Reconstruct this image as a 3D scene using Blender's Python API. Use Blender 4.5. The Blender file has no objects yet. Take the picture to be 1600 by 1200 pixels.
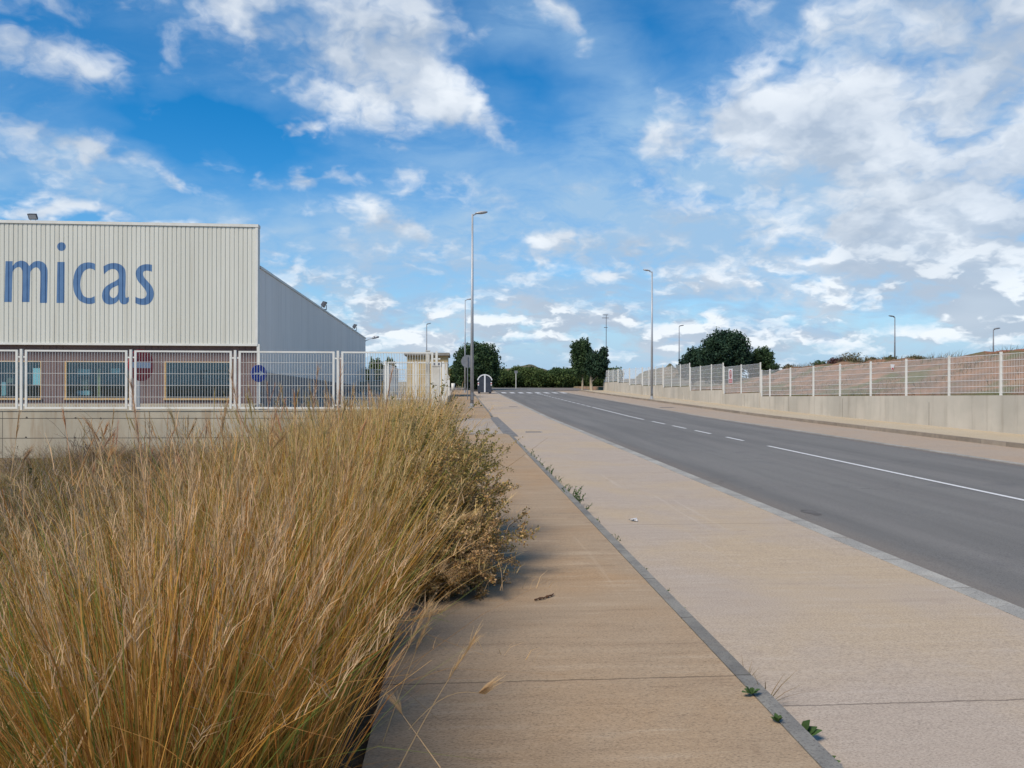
import bpy, bmesh, math, random
import numpy as np
from mathutils import Vector, Matrix, noise as mnoise
from mathutils.geometry import tessellate_polygon

random.seed(7)
rng = np.random.default_rng(11)
R = math.radians
scene = bpy.context.scene
COL = scene.collection

# ---------------------------------------------------------------- camera
F = 1180.0
YAW = R(4.12)
EYE = 1.72
ROLL = R(0.14)
cam_d = bpy.data.cameras.new('camera')
cam = bpy.data.objects.new('camera', cam_d); COL.objects.link(cam)
cam_d.sensor_width = 36; cam_d.lens = F / 1600 * 36
cam_d.clip_start = 0.05; cam_d.clip_end = 60000
cam.matrix_world = (Matrix.Translation((0, 0, EYE)) @ Matrix.Rotation(-YAW, 4, 'Z')
                    @ Matrix.Rotation(R(90), 4, 'X') @ Matrix.Rotation(ROLL, 4, 'Z'))
scene.camera = cam

# ---------------------------------------------------------------- colour management
scene.render.engine = 'CYCLES'
vs = scene.view_settings
vs.view_transform = 'Standard'; vs.look = 'None'; vs.gamma = 1; vs.use_curve_mapping = False
vs.exposure = 0.74

# measuring helpers: photo ray -> place on a real plane
def ray(px, py):
    dx, dy = px - 800.0, py - 600.0
    c, s = math.cos(YAW), math.sin(YAW)
    v = Vector((dx / F, 1.0, -dy / F))
    return Vector((v.x * c + v.y * s, -v.x * s + v.y * c, v.z))
def onY(px, py, Y):
    r = ray(px, py); t = Y / r.y
    return Vector((r.x * t, Y, EYE + r.z * t))
def onX(px, py, X):
    r = ray(px, py); t = X / r.x
    return Vector((X, r.y * t, EYE + r.z * t))

# ---------------------------------------------------------------- sun
SUN_AZ = R(-136)      # measured from +Y towards +X
SUN_EL = R(46)
sd = bpy.data.lights.new('sun', 'SUN'); sun = bpy.data.objects.new('sun', sd); COL.objects.link(sun)
sd.energy = 2.7; sd.angle = R(20); sd.color = (1.0, 0.885, 0.74)
sdir = Vector((math.sin(SUN_AZ) * math.cos(SUN_EL), math.cos(SUN_AZ) * math.cos(SUN_EL), math.sin(SUN_EL)))
sun.rotation_euler = sdir.to_track_quat('Z', 'Y').to_euler()

# ---------------------------------------------------------------- world: Nishita sky + procedural clouds
W = bpy.data.worlds.new('World'); scene.world = W; W.use_nodes = True
nt = W.node_tree; nt.nodes.clear()
class NB:
    """tiny node builder"""
    def __init__(s, nt): s.nt = nt
    def n(s, t, **k):
        nd = s.nt.nodes.new(t)
        for a, b in k.items(): setattr(nd, a, b)
        return nd
    def put(s, sock, v):
        if v is None: return
        if hasattr(v, 'is_linked') or isinstance(v, bpy.types.NodeSocket): s.nt.links.new(v, sock)
        else: sock.default_value = v
    def m(s, op, a, b=None, c=None, clamp=False):
        nd = s.n('ShaderNodeMath', operation=op, use_clamp=clamp)
        s.put(nd.inputs[0], a); s.put(nd.inputs[1], b)
        if c is not None: s.put(nd.inputs[2], c)
        return nd.outputs[0]
    def v(s, op, a, b=None, scale=None):
        nd = s.n('ShaderNodeVectorMath', operation=op)
        s.put(nd.inputs[0], a)
        if b is not None: s.put(nd.inputs[1], b)
        if scale is not None: s.put(nd.inputs['Scale'], scale)
        return nd.outputs['Value'] if op in ('LENGTH', 'DOT_PRODUCT') else nd.outputs[0]
    def noise(s, vec, scale, detail=4, rough=0.5, lac=2.0, dist=0.0, col=False):
        nd = s.n('ShaderNodeTexNoise')
        s.put(nd.inputs['Vector'], vec); nd.inputs['Scale'].default_value = scale
        nd.inputs['Detail'].default_value = detail; nd.inputs['Roughness'].default_value = rough
        nd.inputs['Lacunarity'].default_value = lac; nd.inputs['Distortion'].default_value = dist
        return nd.outputs['Color'] if col else nd.outputs['Fac']
    def mr(s, v, a, b, c=0.0, d=1.0, smooth=True):
        nd = s.n('ShaderNodeMapRange', interpolation_type='SMOOTHSTEP' if smooth else 'LINEAR')
        s.put(nd.inputs[0], v); 
        for i, x in enumerate((a, b, c, d)): s.put(nd.inputs[i + 1], x)
        return nd.outputs[0]
    def mix(s, f, a, b, blend='MIX'):
        nd = s.n('ShaderNodeMix', data_type='RGBA', blend_type=blend)
        s.put(nd.inputs[0], f)
        for i, x in ((6, a), (7, b)):
            s.put(nd.inputs[i], (x + (1,)) if isinstance(x, tuple) and len(x) == 3 else x)
        return nd.outputs[2]

B = NB(nt)
gen = B.n('ShaderNodeTexCoord').outputs['Generated']
sep = B.n('ShaderNodeSeparateXYZ'); B.put(sep.inputs[0], gen)
dx_, dy_, dz_ = sep.outputs
az = B.m('MULTIPLY', B.m('ARCTAN2', dx_, dy_), 57.2958)
el = B.m('MULTIPLY', B.m('ARCSINE', dz_), 57.2958)
# cloud-deck projection (clouds shrink towards the horizon)
zz = B.m('ADD', B.m('MAXIMUM', dz_, 0.0), 0.42)
comb = B.n('ShaderNodeCombineXYZ')
B.put(comb.inputs[0], B.m('DIVIDE', dx_, zz)); B.put(comb.inputs[1], B.m('DIVIDE', dy_, zz))
q = comb.outputs[0]
pc = B.n('ShaderNodeCombineXYZ'); B.put(pc.inputs[0], az); B.put(pc.inputs[1], el); p = pc.outputs[0]
warp = B.v('SUBTRACT', B.noise(q, 3.4, 3, 0.55, col=True), (0.5, 0.5, 0.5))
warp2 = B.v('SUBTRACT', B.noise(q, 11.0, 3, 0.6, col=True), (0.5, 0.5, 0.5))
pw = B.v('ADD', p, B.v('MULTIPLY', warp, (14, 9, 0)))
pw = B.v('ADD', pw, B.v('MULTIPLY', warp2, (4, 3, 0)))
def azel(px, py):
    r = ray(px, py); return math.degrees(math.atan2(r.x, r.y)), math.degrees(math.atan2(r.z, math.hypot(r.x, r.y)))
def blobs(lst, src):
    acc = None
    for (px, py, rx, ry, rot, amp) in lst:
        a, e = azel(px, py)
        mp = B.n('ShaderNodeMapping', vector_type='TEXTURE')
        B.put(mp.inputs[0], src)
        mp.inputs['Location'].default_value = (a, e, 0)
        mp.inputs['Rotation'].default_value = (0, 0, R(-rot))
        k = 1.55 / F * 57.3
        mp.inputs['Scale'].default_value = (rx * k, ry * k, 1)
        g = B.n('ShaderNodeTexGradient', gradient_type='SPHERICAL'); B.put(g.inputs[0], mp.outputs[0])
        acc = B.m('MULTIPLY', g.outputs['Fac'], amp) if acc is None else B.m('MULTIPLY_ADD', g.outputs['Fac'], amp, acc)
    return acc
# (x, y, radius x, radius y, tilt clockwise, amount) of the cumulus masses, then of the gaps
CUM = [
 (430, 20, 200, 70, 15, .8), (560, 100, 170, 90, 40, 1.15), (650, 190, 140, 60, 25, 1.0), (700, 60, 140, 80, 20, .55),
 (140, 85, 150, 50, 8, .85), (40, 190, 90, 28, 10, .5), (160, 243, 32, 14, 0, 1.2), (250, 262, 26, 10, 0, .9), (425, 190, 30, 10, 10, 1.2),
 (485, 277, 80, 18, 8, 1.6), (605, 352, 60, 24, 20, 1.4), (425, 190, 45, 16, 0, .5), (90, 332, 80, 18, 0, 1.9),
 (290, 345, 60, 14, 0, .7), (460, 410, 60, 34, 20, .6), (890, 70, 60, 30, 60, 1.3), (830, 25, 80, 30, 30, .9), (1010, 130, 50, 14, 20, .8),
 (1140, 195, 130, 55, -10, 1.1), (1020, 200, 44, 22, 0, 1.2), (1135, 165, 50, 24, -10, .9), (1200, 240, 120, 50, 0, .7), (1430, 60, 230, 85, 0, 1.3),
 (1490, 220, 200, 110, 0, 1.25), (1560, 330, 120, 90, 0, 1.3), (1385, 372, 80, 30, -32, 2.0), (1450, 400, 90, 16, 0, .8), (1330, 300, 120, 60, 0, .5),
 (910, 412, 100, 26, 8, 1.3), (1480, 385, 130, 40, 0, .6), (1590, 490, 80, 32, -8, 2.8), (1120, 505, 60, 16, -15, 2.0),
 (650, 525, 50, 16, 0, 1.8), (820, 515, 90, 24, 0, 1.5), (900, 500, 60, 26, 0, .8), (700, 540, 80, 30, 0, .7),
 (1320, 470, 200, 36, 0, .5), (1230, 540, 200, 24, 0, .5), (1000, 560, 160, 20, 0, .5), (1450, 545, 120, 22, 0, .6),
 (1000, 310, 160, 60, 0, .35), (1150, 400, 220, 60, 0, .35), (760, 130, 60, 70, 0, .35), (1330, 180, 90, 60, 0, .5), (560, 470, 120, 40, 0, .4), (1500, 440, 130, 30, 0, .45),
 (330, 190, 130, 50, 10, -1.1), (560, 235, 70, 20, 10, -.5), (360, 110, 60, 50, 0, -.35), (860, 130, 130, 70, 30, -1.0), (930, 200, 90, 45, 0, -1.0),
 (1080, 60, 130, 50, -10, -.9), (780, 220, 70, 50, 0, -.8), (60, 20, 60, 26, 0, -.3), (250, 410, 300, 40, 6, -.3),
 (700, 320, 70, 50, 0, -.3), (1250, 120, 60, 60, 0, -.3), (1270, 340, 50, 26, 0, -.7),
]
VEIL = [
 (900, 330, 320, 110, 0, .75), (1050, 440, 420, 110, 0, .75), (160, 285, 260, 34, 12, .75), (420, 350, 300, 60, 10, .55),
 (600, 450, 260, 80, 0, .55), (1400, 300, 320, 240, 0, .8), (1300, 60, 300, 90, 0, .4), (540, 90, 340, 140, 20, .4),
 (800, 540, 900, 60, 0, .6), (1080, 330, 260, 100, 0, .35), (980, 250, 120, 80, 0, .3), (330, 185, 110, 40, 0, -.6), (870, 170, 110, 60, 0, -.5), (1060, 80, 120, 40, 0, -.35),
 (20, 140, 140, 40, 0, .2), (860, 60, 140, 60, 40, .75), (760, 400, 300, 90, 0, .4), (1080, 200, 200, 80, 0, .4), (700, 560, 900, 40, 0, .3)]
cov = blobs(CUM, pw); veil = blobs(VEIL, pw)
elh = B.mr(el, 0.0, 9.0, 1.0, 0.0)       # 1 at the horizon
# cumulus density, and the same a little nearer the sun for relief
qw = B.v('ADD', q, B.v('SCALE', warp2, scale=0.10))
n0 = B.noise(qw, 6.4, 8, 0.54); n1 = B.noise(B.v('ADD', qw, (math.sin(SUN_AZ) * 0.02, -0.045, 0)), 6.4, 4, 0.54)
vo = B.n('ShaderNodeTexVoronoi', feature='F1'); B.put(vo.inputs['Vector'], B.v('ADD', qw, B.v('SCALE', warp2, scale=.06))); vo.inputs['Scale'].default_value = 12.0
vd = vo.outputs['Distance']
puff = B.m('MULTIPLY', B.m('SUBTRACT', 0.42, B.m('MULTIPLY', vd, vd)), .46)
nf = B.noise(B.v('ADD', qw, (7, 2, 1)), 21.0, 5, 0.60)
d0 = B.m('ADD', B.m('MULTIPLY_ADD', B.m('SUBTRACT', n0, 0.5), 1.9, puff), B.m('MULTIPLY', B.m('SUBTRACT', nf, 0.5), .50))
gen_cov = B.m('MULTIPLY', B.m('SUBTRACT', B.noise(q, 2.1, 2, 0.5), 0.5), 1.2)
low = B.m('MULTIPLY', B.mr(el, 0.3, 2.5), B.mr(el, 6.0, 15.0, .19, -0.02))
dens = B.m('ADD', B.m('ADD', d0, B.m('MULTIPLY_ADD', gen_cov, .45, low)), B.m('MULTIPLY_ADD', cov, 0.42, -0.20))
mask = B.mr(dens, -0.14, 0.56)
relief = B.mr(B.m('ADD', B.m('SUBTRACT', n0, n1), B.m('MULTIPLY', puff, .35)), -0.14, 0.20)
# veil: streaky high cloud
st = B.n('ShaderNodeMapping'); B.put(st.inputs[0], B.v('ADD', q, B.v('SCALE', warp, scale=.22))); st.inputs['Rotation'].default_value = (0, 0, R(24)); st.inputs['Scale'].default_value = (0.9, 2.0, 1)
vn = B.noise(st.outputs[0], 3.0, 8, 0.62, 2.2, 0.2)
vmask = B.m('MULTIPLY', B.m('MULTIPLY_ADD', veil, 0.85, 0.14), B.mr(vn, 0.30, 0.66, 0.35, 1.0), clamp=True)
vmask = B.m('MAXIMUM', vmask, B.mr(el, 0.0, 11.0, 1.0, 0.0))
sky = B.n('ShaderNodeTexSky', sky_type='NISHITA', sun_disc=False)
sky.sun_elevation = SUN_EL; sky.sun_rotation = SUN_AZ; sky.altitude = 20
sky.air_density = 1.0; sky.dust_density = 0.2; sky.ozone_density = 3.5
hs = B.n('ShaderNodeHueSaturation'); hs.inputs['Saturation'].default_value = 1.45; hs.inputs['Value'].default_value = 0.86; hs.inputs['Hue'].default_value = 0.499
B.put(hs.inputs['Color'], sky.outputs[0])
SKY_K = 0.10
skyc = hs.outputs[0]
# cloud colours (radiance before SKY_K)
K = 1 / SKY_K
veilc = (0.215 * K, 0.335 * K, 0.475 * K, 1)
white = (0.575 * K, 0.60 * K, 0.625 * K, 1)
grey = (0.285 * K, 0.335 * K, 0.405 * K, 1)
c1 = B.mix(B.m('MULTIPLY', vmask, 0.95), skyc, veilc)
big = B.noise(B.v('ADD', q, (3.1, 1.7, 0)), 3.0, 3, 0.5)
lit = B.m('MULTIPLY_ADD', relief, 0.62, B.m('MULTIPLY_ADD', big, 2.6, -1.22), clamp=True)
lowm = B.mr(el, 5.0, 12.0, 1.0, 0.0)
tops = B.m('MULTIPLY_ADD', B.mr(B.m('SUBTRACT', n0, n1), -0.02, 0.10), 1.0, B.m('MULTIPLY', B.m('SUBTRACT', big, .5), 1.2), clamp=True)
lit = B.m('ADD', B.m('MULTIPLY', lit, B.m('SUBTRACT', 1.0, lowm)), B.m('MULTIPLY', tops, lowm), clamp=True)
cc = B.mix(lit, grey, white)
c2 = B.mix(B.m('MULTIPLY', mask, 0.88), c1, cc)
bg = B.n('ShaderNodeBackground'); B.put(bg.inputs[0], c2); bg.inputs[1].default_value = SKY_K
wo = B.n('ShaderNodeOutputWorld'); nt.links.new(bg.outputs[0], wo.inputs[0])
W.cycles.sampling_method = 'MANUAL'; W.cycles.sample_map_resolution = 1024

# ---------------------------------------------------------------- materials
def principled(name, color, rough=0.8, metal=0.0, spec=0.3):
    m = bpy.data.materials.new(name); m.use_nodes = True
    b = m.node_tree.nodes['Principled BSDF']
    b.inputs['Base Color'].default_value = (*color, 1); b.inputs['Roughness'].default_value = rough
    b.inputs['Metallic'].default_value = metal; b.inputs['Specular IOR Level'].default_value = spec
    return m, b, NB(m.node_tree)
def noisy(name, c0, c1, scale=3.0, rough=0.85, bump=0.0, bscale=60.0, stretch=(1, 1, 1), detail=6, metal=0.0, lo=.35, hi=.65, spec=0.3, speck=0.0):
    m, b, N = principled(name, c0, rough, metal, spec)
    g = N.n('ShaderNodeNewGeometry').outputs['Position']
    mp = N.n('ShaderNodeMapping'); N.put(mp.inputs[0], g); mp.inputs['Scale'].default_value = stretch
    f = N.mr(N.noise(mp.outputs[0], scale, detail, 0.6), lo, hi)
    col = N.mix(f, c0, c1)
    if speck:
        s = N.mr(N.noise(g, bscale, 2, 0.6), 0.3, 0.7, 1 - speck, 1 + speck)
        col = N.mix(1.0, col, N.n('ShaderNodeCombineColor').outputs[0], 'MULTIPLY') if False else col
        cm = N.n('ShaderNodeVectorMath', operation='SCALE'); N.put(cm.inputs[0], col); N.put(cm.inputs['Scale'], s); col = cm.outputs[0]
    N.put(b.inputs['Base Color'], col)
    if bump:
        bp = N.n('ShaderNodeBump'); bp.inputs['Strength'].default_value = bump; bp.inputs['Distance'].default_value = 0.01
        N.put(bp.inputs['Height'], N.noise(g, bscale, 4, 0.6)); N.put(b.inputs['Normal'], bp.outputs[0])
    return m
M = {}
def concrete_floor(name, base, stain, pale, dark, joint_y0=None, brush=1.0, stain_amt=.6):
    m, b, N = principled(name, base, 0.88, 0, 0.25)
    g = N.n('ShaderNodeNewGeometry').outputs['Position']
    big = N.mr(N.noise(g, 0.45, 5, 0.6, dist=.4), 0.38, 0.66)
    col = N.mix(N.m('MULTIPLY', big, stain_amt), base, stain)
    mp = N.n('ShaderNodeMapping'); N.put(mp.inputs[0], g); mp.inputs['Scale'].default_value = (0.55, 5.0, 1)
    br = N.noise(mp.outputs[0], 2.2, 8, 0.72)
    col = N.mix(N.m('MULTIPLY', N.mr(br, 0.50, 0.72), 0.55 * brush), col, pale)
    col = N.mix(N.m('MULTIPLY', N.mr(br, 0.50, 0.28), 0.5 * brush), col, dark)
    mp2 = N.n('ShaderNodeMapping'); N.put(mp2.inputs[0], g); mp2.inputs['Scale'].default_value = (1, 2.2, 1)
    sp = N.noise(mp2.outputs[0], 68, 4, 0.75)
    col = N.mix(N.m('MULTIPLY', N.mr(sp, 0.5, 0.36), 0.62), col, tuple(x * .36 for x in base))
    col = N.mix(N.m('MULTIPLY', N.mr(sp, 0.55, 0.68), 0.65), col, tuple(min(1, x * 1.45) for x in base))
    vo_ = N.n('ShaderNodeTexVoronoi', feature='DISTANCE_TO_EDGE'); N.put(vo_.inputs['Vector'], N.v('ADD', g, N.v('SCALE', N.noise(g, 1.6, 5, .6, col=True), scale=1.4))); vo_.inputs['Scale'].default_value = .3
    ck = N.m('MULTIPLY', N.mr(vo_.outputs['Distance'], 0.0, .0030, .5, 0.0), N.mr(N.noise(g, .33, 2, .5), .50, .62))
    col = N.mix(ck, col, (0.07, 0.05, 0.035))
    vs_ = N.n('ShaderNodeTexVoronoi', feature='F1'); N.put(vs_.inputs['Vector'], g); vs_.inputs['Scale'].default_value = 2.3
    spot = N.m('MULTIPLY', N.mr(vs_.outputs['Distance'], .045, .02), N.mr(N.noise(g, 1.1, 2, .5), .5, .6))
    col = N.mix(N.m('MULTIPLY', spot, .5), col, (0.09, 0.06, 0.045))
    mp4 = N.n('ShaderNodeMapping'); N.put(mp4.inputs[0], g); mp4.inputs['Rotation'].default_value = (0, 0, R(-6)); mp4.inputs['Scale'].default_value = (5.0, .12, 1)
    sl = N.mr(N.noise(mp4.outputs[0], 1.4, 4, .6), .62, .72)
    col = N.mix(N.m('MULTIPLY', sl, .35), col, pale)
    # blotches of dark dirt
    dd = N.mr(N.noise(g, 1.7, 6, 0.7), 0.60, 0.76)
    col = N.mix(N.m('MULTIPLY', dd, 0.65), col, dark)
    if joint_y0 is not None:
        s = N.n('ShaderNodeSeparateXYZ'); N.put(s.inputs[0], g)
        wob = N.m('MULTIPLY', N.m('SUBTRACT', N.noise(g, 7, 3, .6), 0.5), 0.03)
        yy = N.m('ADD', s.outputs[1], wob)
        fr = N.m('PINGPONG', N.m('SUBTRACT', yy, joint_y0), 2.5)
        j = N.mr(fr, 0.0, 0.011, 0.65, 0.0)
        col = N.mix(j, col, (0.05, 0.035, 0.025))
    N.put(b.inputs['Base Color'], col)
    bp = N.n('ShaderNodeBump'); bp.inputs['Strength'].default_value = 0.25; bp.inputs['Distance'].default_value = 0.005
    N.put(bp.inputs['Height'], N.m('ADD', sp, br)); N.put(b.inputs['Normal'], bp.outputs[0])
    return m
M['walk'] = concrete_floor('sidewalk_concrete', (0.345, 0.258, 0.168), (0.36, 0.235, 0.125), (0.47, 0.375, 0.265), (0.205, 0.14, 0.088), 4.0, stain_amt=.85)
M['park'] = concrete_floor('parking_concrete', (0.40, 0.33, 0.26), (0.44, 0.34, 0.22), (0.50, 0.43, 0.355), (0.28, 0.215, 0.17), 3.88, brush=.7, stain_amt=.9)
M['ramp'] = concrete_floor('ramp_concrete', (0.36, 0.31, 0.25), (0.34, 0.25, 0.17), (0.42, 0.37, 0.30), (0.24, 0.19, 0.15), None, brush=.6)
M['park_far'] = concrete_floor('lane_concrete', (0.37, 0.30, 0.228), (0.39, 0.29, 0.20), (0.43, 0.35, 0.27), (0.27, 0.20, 0.145), 4.12, brush=.8, stain_amt=.8)
M['walk_far'] = concrete_floor('pale_walk', (0.47, 0.395, 0.28), (0.45, 0.355, 0.225), (0.51, 0.44, 0.33), (0.34, 0.27, 0.18), 4.12, brush=.6)
X_ROAD0_ = 4.28
def asphalt():
    m, b, N = principled('asphalt', (0.1, 0.1, 0.1), 0.85, 0, 0.3)
    g = N.n('ShaderNodeNewGeometry').outputs['Position']
    mp = N.n('ShaderNodeMapping'); N.put(mp.inputs[0], g); mp.inputs['Scale'].default_value = (1.6, 0.10, 1)
    a = N.mr(N.noise(mp.outputs[0], 1.0, 5, 0.6), 0.3, 0.7)
    col = N.mix(a, (0.140, 0.134, 0.121), (0.186, 0.178, 0.160))
    s_ = N.n('ShaderNodeSeparateXYZ'); N.put(s_.inputs[0], g)
    tr_ = N.m('PINGPONG', N.m('ADD', s_.outputs[0], N.m('MULTIPLY', N.noise(mp.outputs[0], .6, 3, .5), .5)), 0.92)
    col = N.mix(N.mr(tr_, 0.0, .42, .30, 0.0), col, (0.20, 0.186, 0.168))
    vo_ = N.n('ShaderNodeTexVoronoi', feature='DISTANCE_TO_EDGE'); N.put(vo_.inputs['Vector'], N.v('ADD', g, N.v('SCALE', N.noise(g, 1.2, 4, .6, col=True), scale=1.2))); vo_.inputs['Scale'].default_value = .22
    ck = N.m('MULTIPLY', N.mr(vo_.outputs['Distance'], 0.0, .0035, .55, 0.0), N.mr(N.noise(g, .25, 2, .5), .48, .60))
    col = N.mix(ck, col, (0.05, 0.046, 0.042))
    edge = N.mr(N.m('ADD', s_.outputs[0], N.m('MULTIPLY', N.noise(g, 1.5, 5, .65), .5)), X_ROAD0_ + .25, X_ROAD0_ + .75, .55, 0.0)
    col = N.mix(edge, col, (0.19, 0.155, 0.12))
    edge2 = N.mr(N.m('SUBTRACT', s_.outputs[0], N.m('MULTIPLY', N.noise(g, 1.5, 5, .65), .5)), 11.7 - .65, 11.7 - .2, 0.0, .6)
    col = N.mix(edge2, col, (0.20, 0.155, 0.12))
    d = N.mr(N.noise(g, 0.8, 6, 0.65), 0.55, 0.75)
    col = N.mix(N.m('MULTIPLY', d, .4), col, (0.085, 0.084, 0.086))
    sp = N.noise(g, 75, 4, 0.8)
    col = N.mix(N.m('MULTIPLY', N.mr(sp, 0.5, 0.36), 0.6), col, (0.045, 0.045, 0.047))
    col = N.mix(N.m('MULTIPLY', N.mr(sp, 0.56, 0.72), 0.6), col, (0.26, 0.255, 0.25))
    N.put(b.inputs['Base Color'], col)
    bp = N.n('ShaderNodeBump'); bp.inputs['Strength'].default_value = 0.5; bp.inputs['Distance'].default_value = 0.006
    N.put(bp.inputs['Height'], sp); N.put(b.inputs['Normal'], bp.outputs[0])
    return m
M['asphalt'] = asphalt()
M['kerb'] = noisy('kerb_concrete', (0.21, 0.205, 0.19), (0.29, 0.28, 0.25), 3, bump=.4, bscale=90, speck=.25, stretch=(1, .5, 1))
def kerb_mat(name, c0, c1, L):
    m, b, N = principled(name, c0, .88, 0, .25)
    g = N.n('ShaderNodeNewGeometry').outputs['Position']; s_ = N.n('ShaderNodeSeparateXYZ'); N.put(s_.inputs[0], g)
    wob = N.m('MULTIPLY', N.m('SUBTRACT', N.noise(g, 9, 3, .6), .5), .02)
    blk = N.n('ShaderNodeTexWhiteNoise', noise_dimensions='1D'); N.put(blk.inputs['W'], N.m('FLOOR', N.m('DIVIDE', s_.outputs[1], L)))
    col = N.mix(N.mr(N.noise(g, 3, 6, .65), .35, .65), c0, c1)
    sc = N.n('ShaderNodeVectorMath', operation='SCALE'); N.put(sc.inputs[0], col); N.put(sc.inputs['Scale'], N.m('MULTIPLY_ADD', blk.outputs[0], .24, .88)); col = sc.outputs[0]
    sp = N.noise(g, 80, 3, .7); col = N.mix(N.m('MULTIPLY', N.mr(sp, .5, .34), .6), col, (.08, .075, .065))
    fr = N.m('PINGPONG', N.m('ADD', s_.outputs[1], wob), L / 2)
    col = N.mix(N.mr(fr, 0, .010, .85, 0), col, (.05, .045, .035))
    dirt = N.mr(N.noise(g, 1.2, 6, .7), .55, .75); col = N.mix(N.m('MULTIPLY', dirt, .5), col, (.20, .14, .085))
    N.put(b.inputs['Base Color'], col)
    bp = N.n('ShaderNodeBump'); bp.inputs['Strength'].default_value = .5; bp.inputs['Distance'].default_value = .006
    N.put(bp.inputs['Height'], sp); N.put(b.inputs['Normal'], bp.outputs[0]); return m
M['kerb'] = kerb_mat('kerb_blocks', (0.165, 0.16, 0.145), (0.24, 0.23, 0.20), 1.0)
M['kerb_pale'] = kerb_mat('edging_blocks', (0.29, 0.28, 0.25), (0.37, 0.355, 0.31), 1.0)
M['kerb_far'] = kerb_mat('tan_kerb_blocks', (0.24, 0.20, 0.155), (0.31, 0.26, 0.20), 1.0)
M['gutter'] = noisy('gutter', (0.13, 0.125, 0.12), (0.22, 0.21, 0.19), 5, bump=.4, bscale=60, speck=.3)
M['line'] = noisy('road_paint', (0.62, 0.62, 0.60), (0.30, 0.30, 0.295), 9, rough=.7, lo=.55, hi=.78, speck=.15)
M['soil'] = noisy('soil', (0.16, 0.105, 0.06), (0.26, 0.18, 0.10), 2.0, bump=.8, bscale=25, speck=.3)
M['field'] = noisy('field', (0.22, 0.17, 0.09), (0.12, 0.12, 0.05), 0.05, bump=.3, bscale=5)
def wall_mat(name, base, alt, streak, amt=.6, up=3.0):
    m, b, N = principled(name, base, 0.9, 0, 0.2)
    g = N.n('ShaderNodeNewGeometry').outputs['Position']
    a = N.mr(N.noise(g, 0.8, 5, 0.6), 0.35, 0.65)
    col = N.mix(a, base, alt)
    mp = N.n('ShaderNodeMapping'); N.put(mp.inputs[0], g); mp.inputs['Scale'].default_value = (2.6, 2.6, 0.22)
    s = N.mr(N.noise(mp.outputs[0], 1.1, 6, 0.65), 0.50, 0.70)
    col = N.mix(N.m('MULTIPLY', s, amt), col, streak)
    mp3 = N.n('ShaderNodeMapping'); N.put(mp3.inputs[0], g); mp3.inputs['Scale'].default_value = (.45, .45, 0.05)
    s3 = N.mr(N.noise(mp3.outputs[0], 1.6, 2, 0.5), 0.40, 0.60, -.06, .06)
    sc = N.n('ShaderNodeVectorMath', operation='SCALE'); N.put(sc.inputs[0], col); N.put(sc.inputs['Scale'], N.m('ADD', 1.0, s3)); col = sc.outputs[0]
    N.put(b.inputs['Base Color'], col)
    bp = N.n('ShaderNodeBump'); bp.inputs['Strength'].default_value = 0.3; bp.inputs['Distance'].default_value = 0.01
    N.put(bp.inputs['Height'], N.noise(g, 30, 4, .6)); N.put(b.inputs['Normal'], bp.outputs[0])
    return m
M['wall_left'] = wall_mat('wall_concrete_warm', (0.42, 0.375, 0.285), (0.36, 0.325, 0.25), (0.25, 0.17, 0.10), .6)
M['wall_right'] = wall_mat('wall_concrete_grey', (0.50, 0.46, 0.385), (0.43, 0.40, 0.335), (0.28, 0.25, 0.20), .4)
M['joint'] = principled('joint_dark', (0.09, 0.08, 0.065), .9)[0]
M['white_metal'] = noisy('white_painted_metal', (0.66, 0.655, 0.60), (0.56, 0.54, 0.48), 2, rough=.45, lo=.4, hi=.8, spec=.4)
M['galv'] = noisy('galvanised_steel', (0.33, 0.345, 0.355), (0.42, 0.43, 0.44), 4, rough=.5, metal=.35, stretch=(1, 1, .2))
M['galv_dark'] = noisy('grey_steel', (0.16, 0.17, 0.185), (0.20, 0.21, 0.225), 4, rough=.5, metal=.2)
M['wire'] = noisy('fence_wire', (0.80, 0.81, 0.80), (0.72, 0.73, 0.72), 4, rough=.45, spec=.4)
def clad(name, c0, c1, dirt):
    m, b, N = principled(name, c0, .5, 0, .4)
    g = N.n('ShaderNodeNewGeometry').outputs['Position']
    mp = N.n('ShaderNodeMapping'); N.put(mp.inputs[0], g); mp.inputs['Scale'].default_value = (1, 1, .12)
    col = N.mix(N.mr(N.noise(mp.outputs[0], .5, 4, .6), .35, .65), c0, c1)
    mp2 = N.n('ShaderNodeMapping'); N.put(mp2.inputs[0], g); mp2.inputs['Scale'].default_value = (3, 3, .10)
    col = N.mix(N.m('MULTIPLY', N.mr(N.noise(mp2.outputs[0], 1.2, 6, .65), .48, .75), .55), col, dirt)
    N.put(b.inputs['Base Color'], col); return m
M['cladding'] = clad('cream_cladding', (0.53, 0.53, 0.46), (0.58, 0.58, 0.51), (0.42, 0.40, 0.32))
M['cladding_side'] = clad('grey_cladding', (0.68, 0.64, 0.58), (0.73, 0.69, 0.63), (0.52, 0.49, 0.45))
M['trim'] = noisy('cream_trim', (0.56, 0.56, 0.51), (0.62, 0.62, 0.57), 2, rough=.5)
M['brown'] = noisy('brown_wall', (0.125, 0.085, 0.082), (0.155, 0.108, 0.10), 1.2, rough=.7)
M['blue_letter'] = noisy('blue_letter', (0.065, 0.145, 0.285), (0.085, 0.175, 0.32), 1.5, rough=.5, spec=.4)
M['wood'] = noisy('window_wood', (0.42, 0.27, 0.12), (0.52, 0.36, 0.17), 6, rough=.6, stretch=(1, 1, 6))
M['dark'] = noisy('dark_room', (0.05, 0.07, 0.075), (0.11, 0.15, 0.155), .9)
M['ochre'] = noisy('ochre_render', (0.50, 0.385, 0.20), (0.44, 0.33, 0.17), 1.2, bump=.2, bscale=30)
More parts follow.
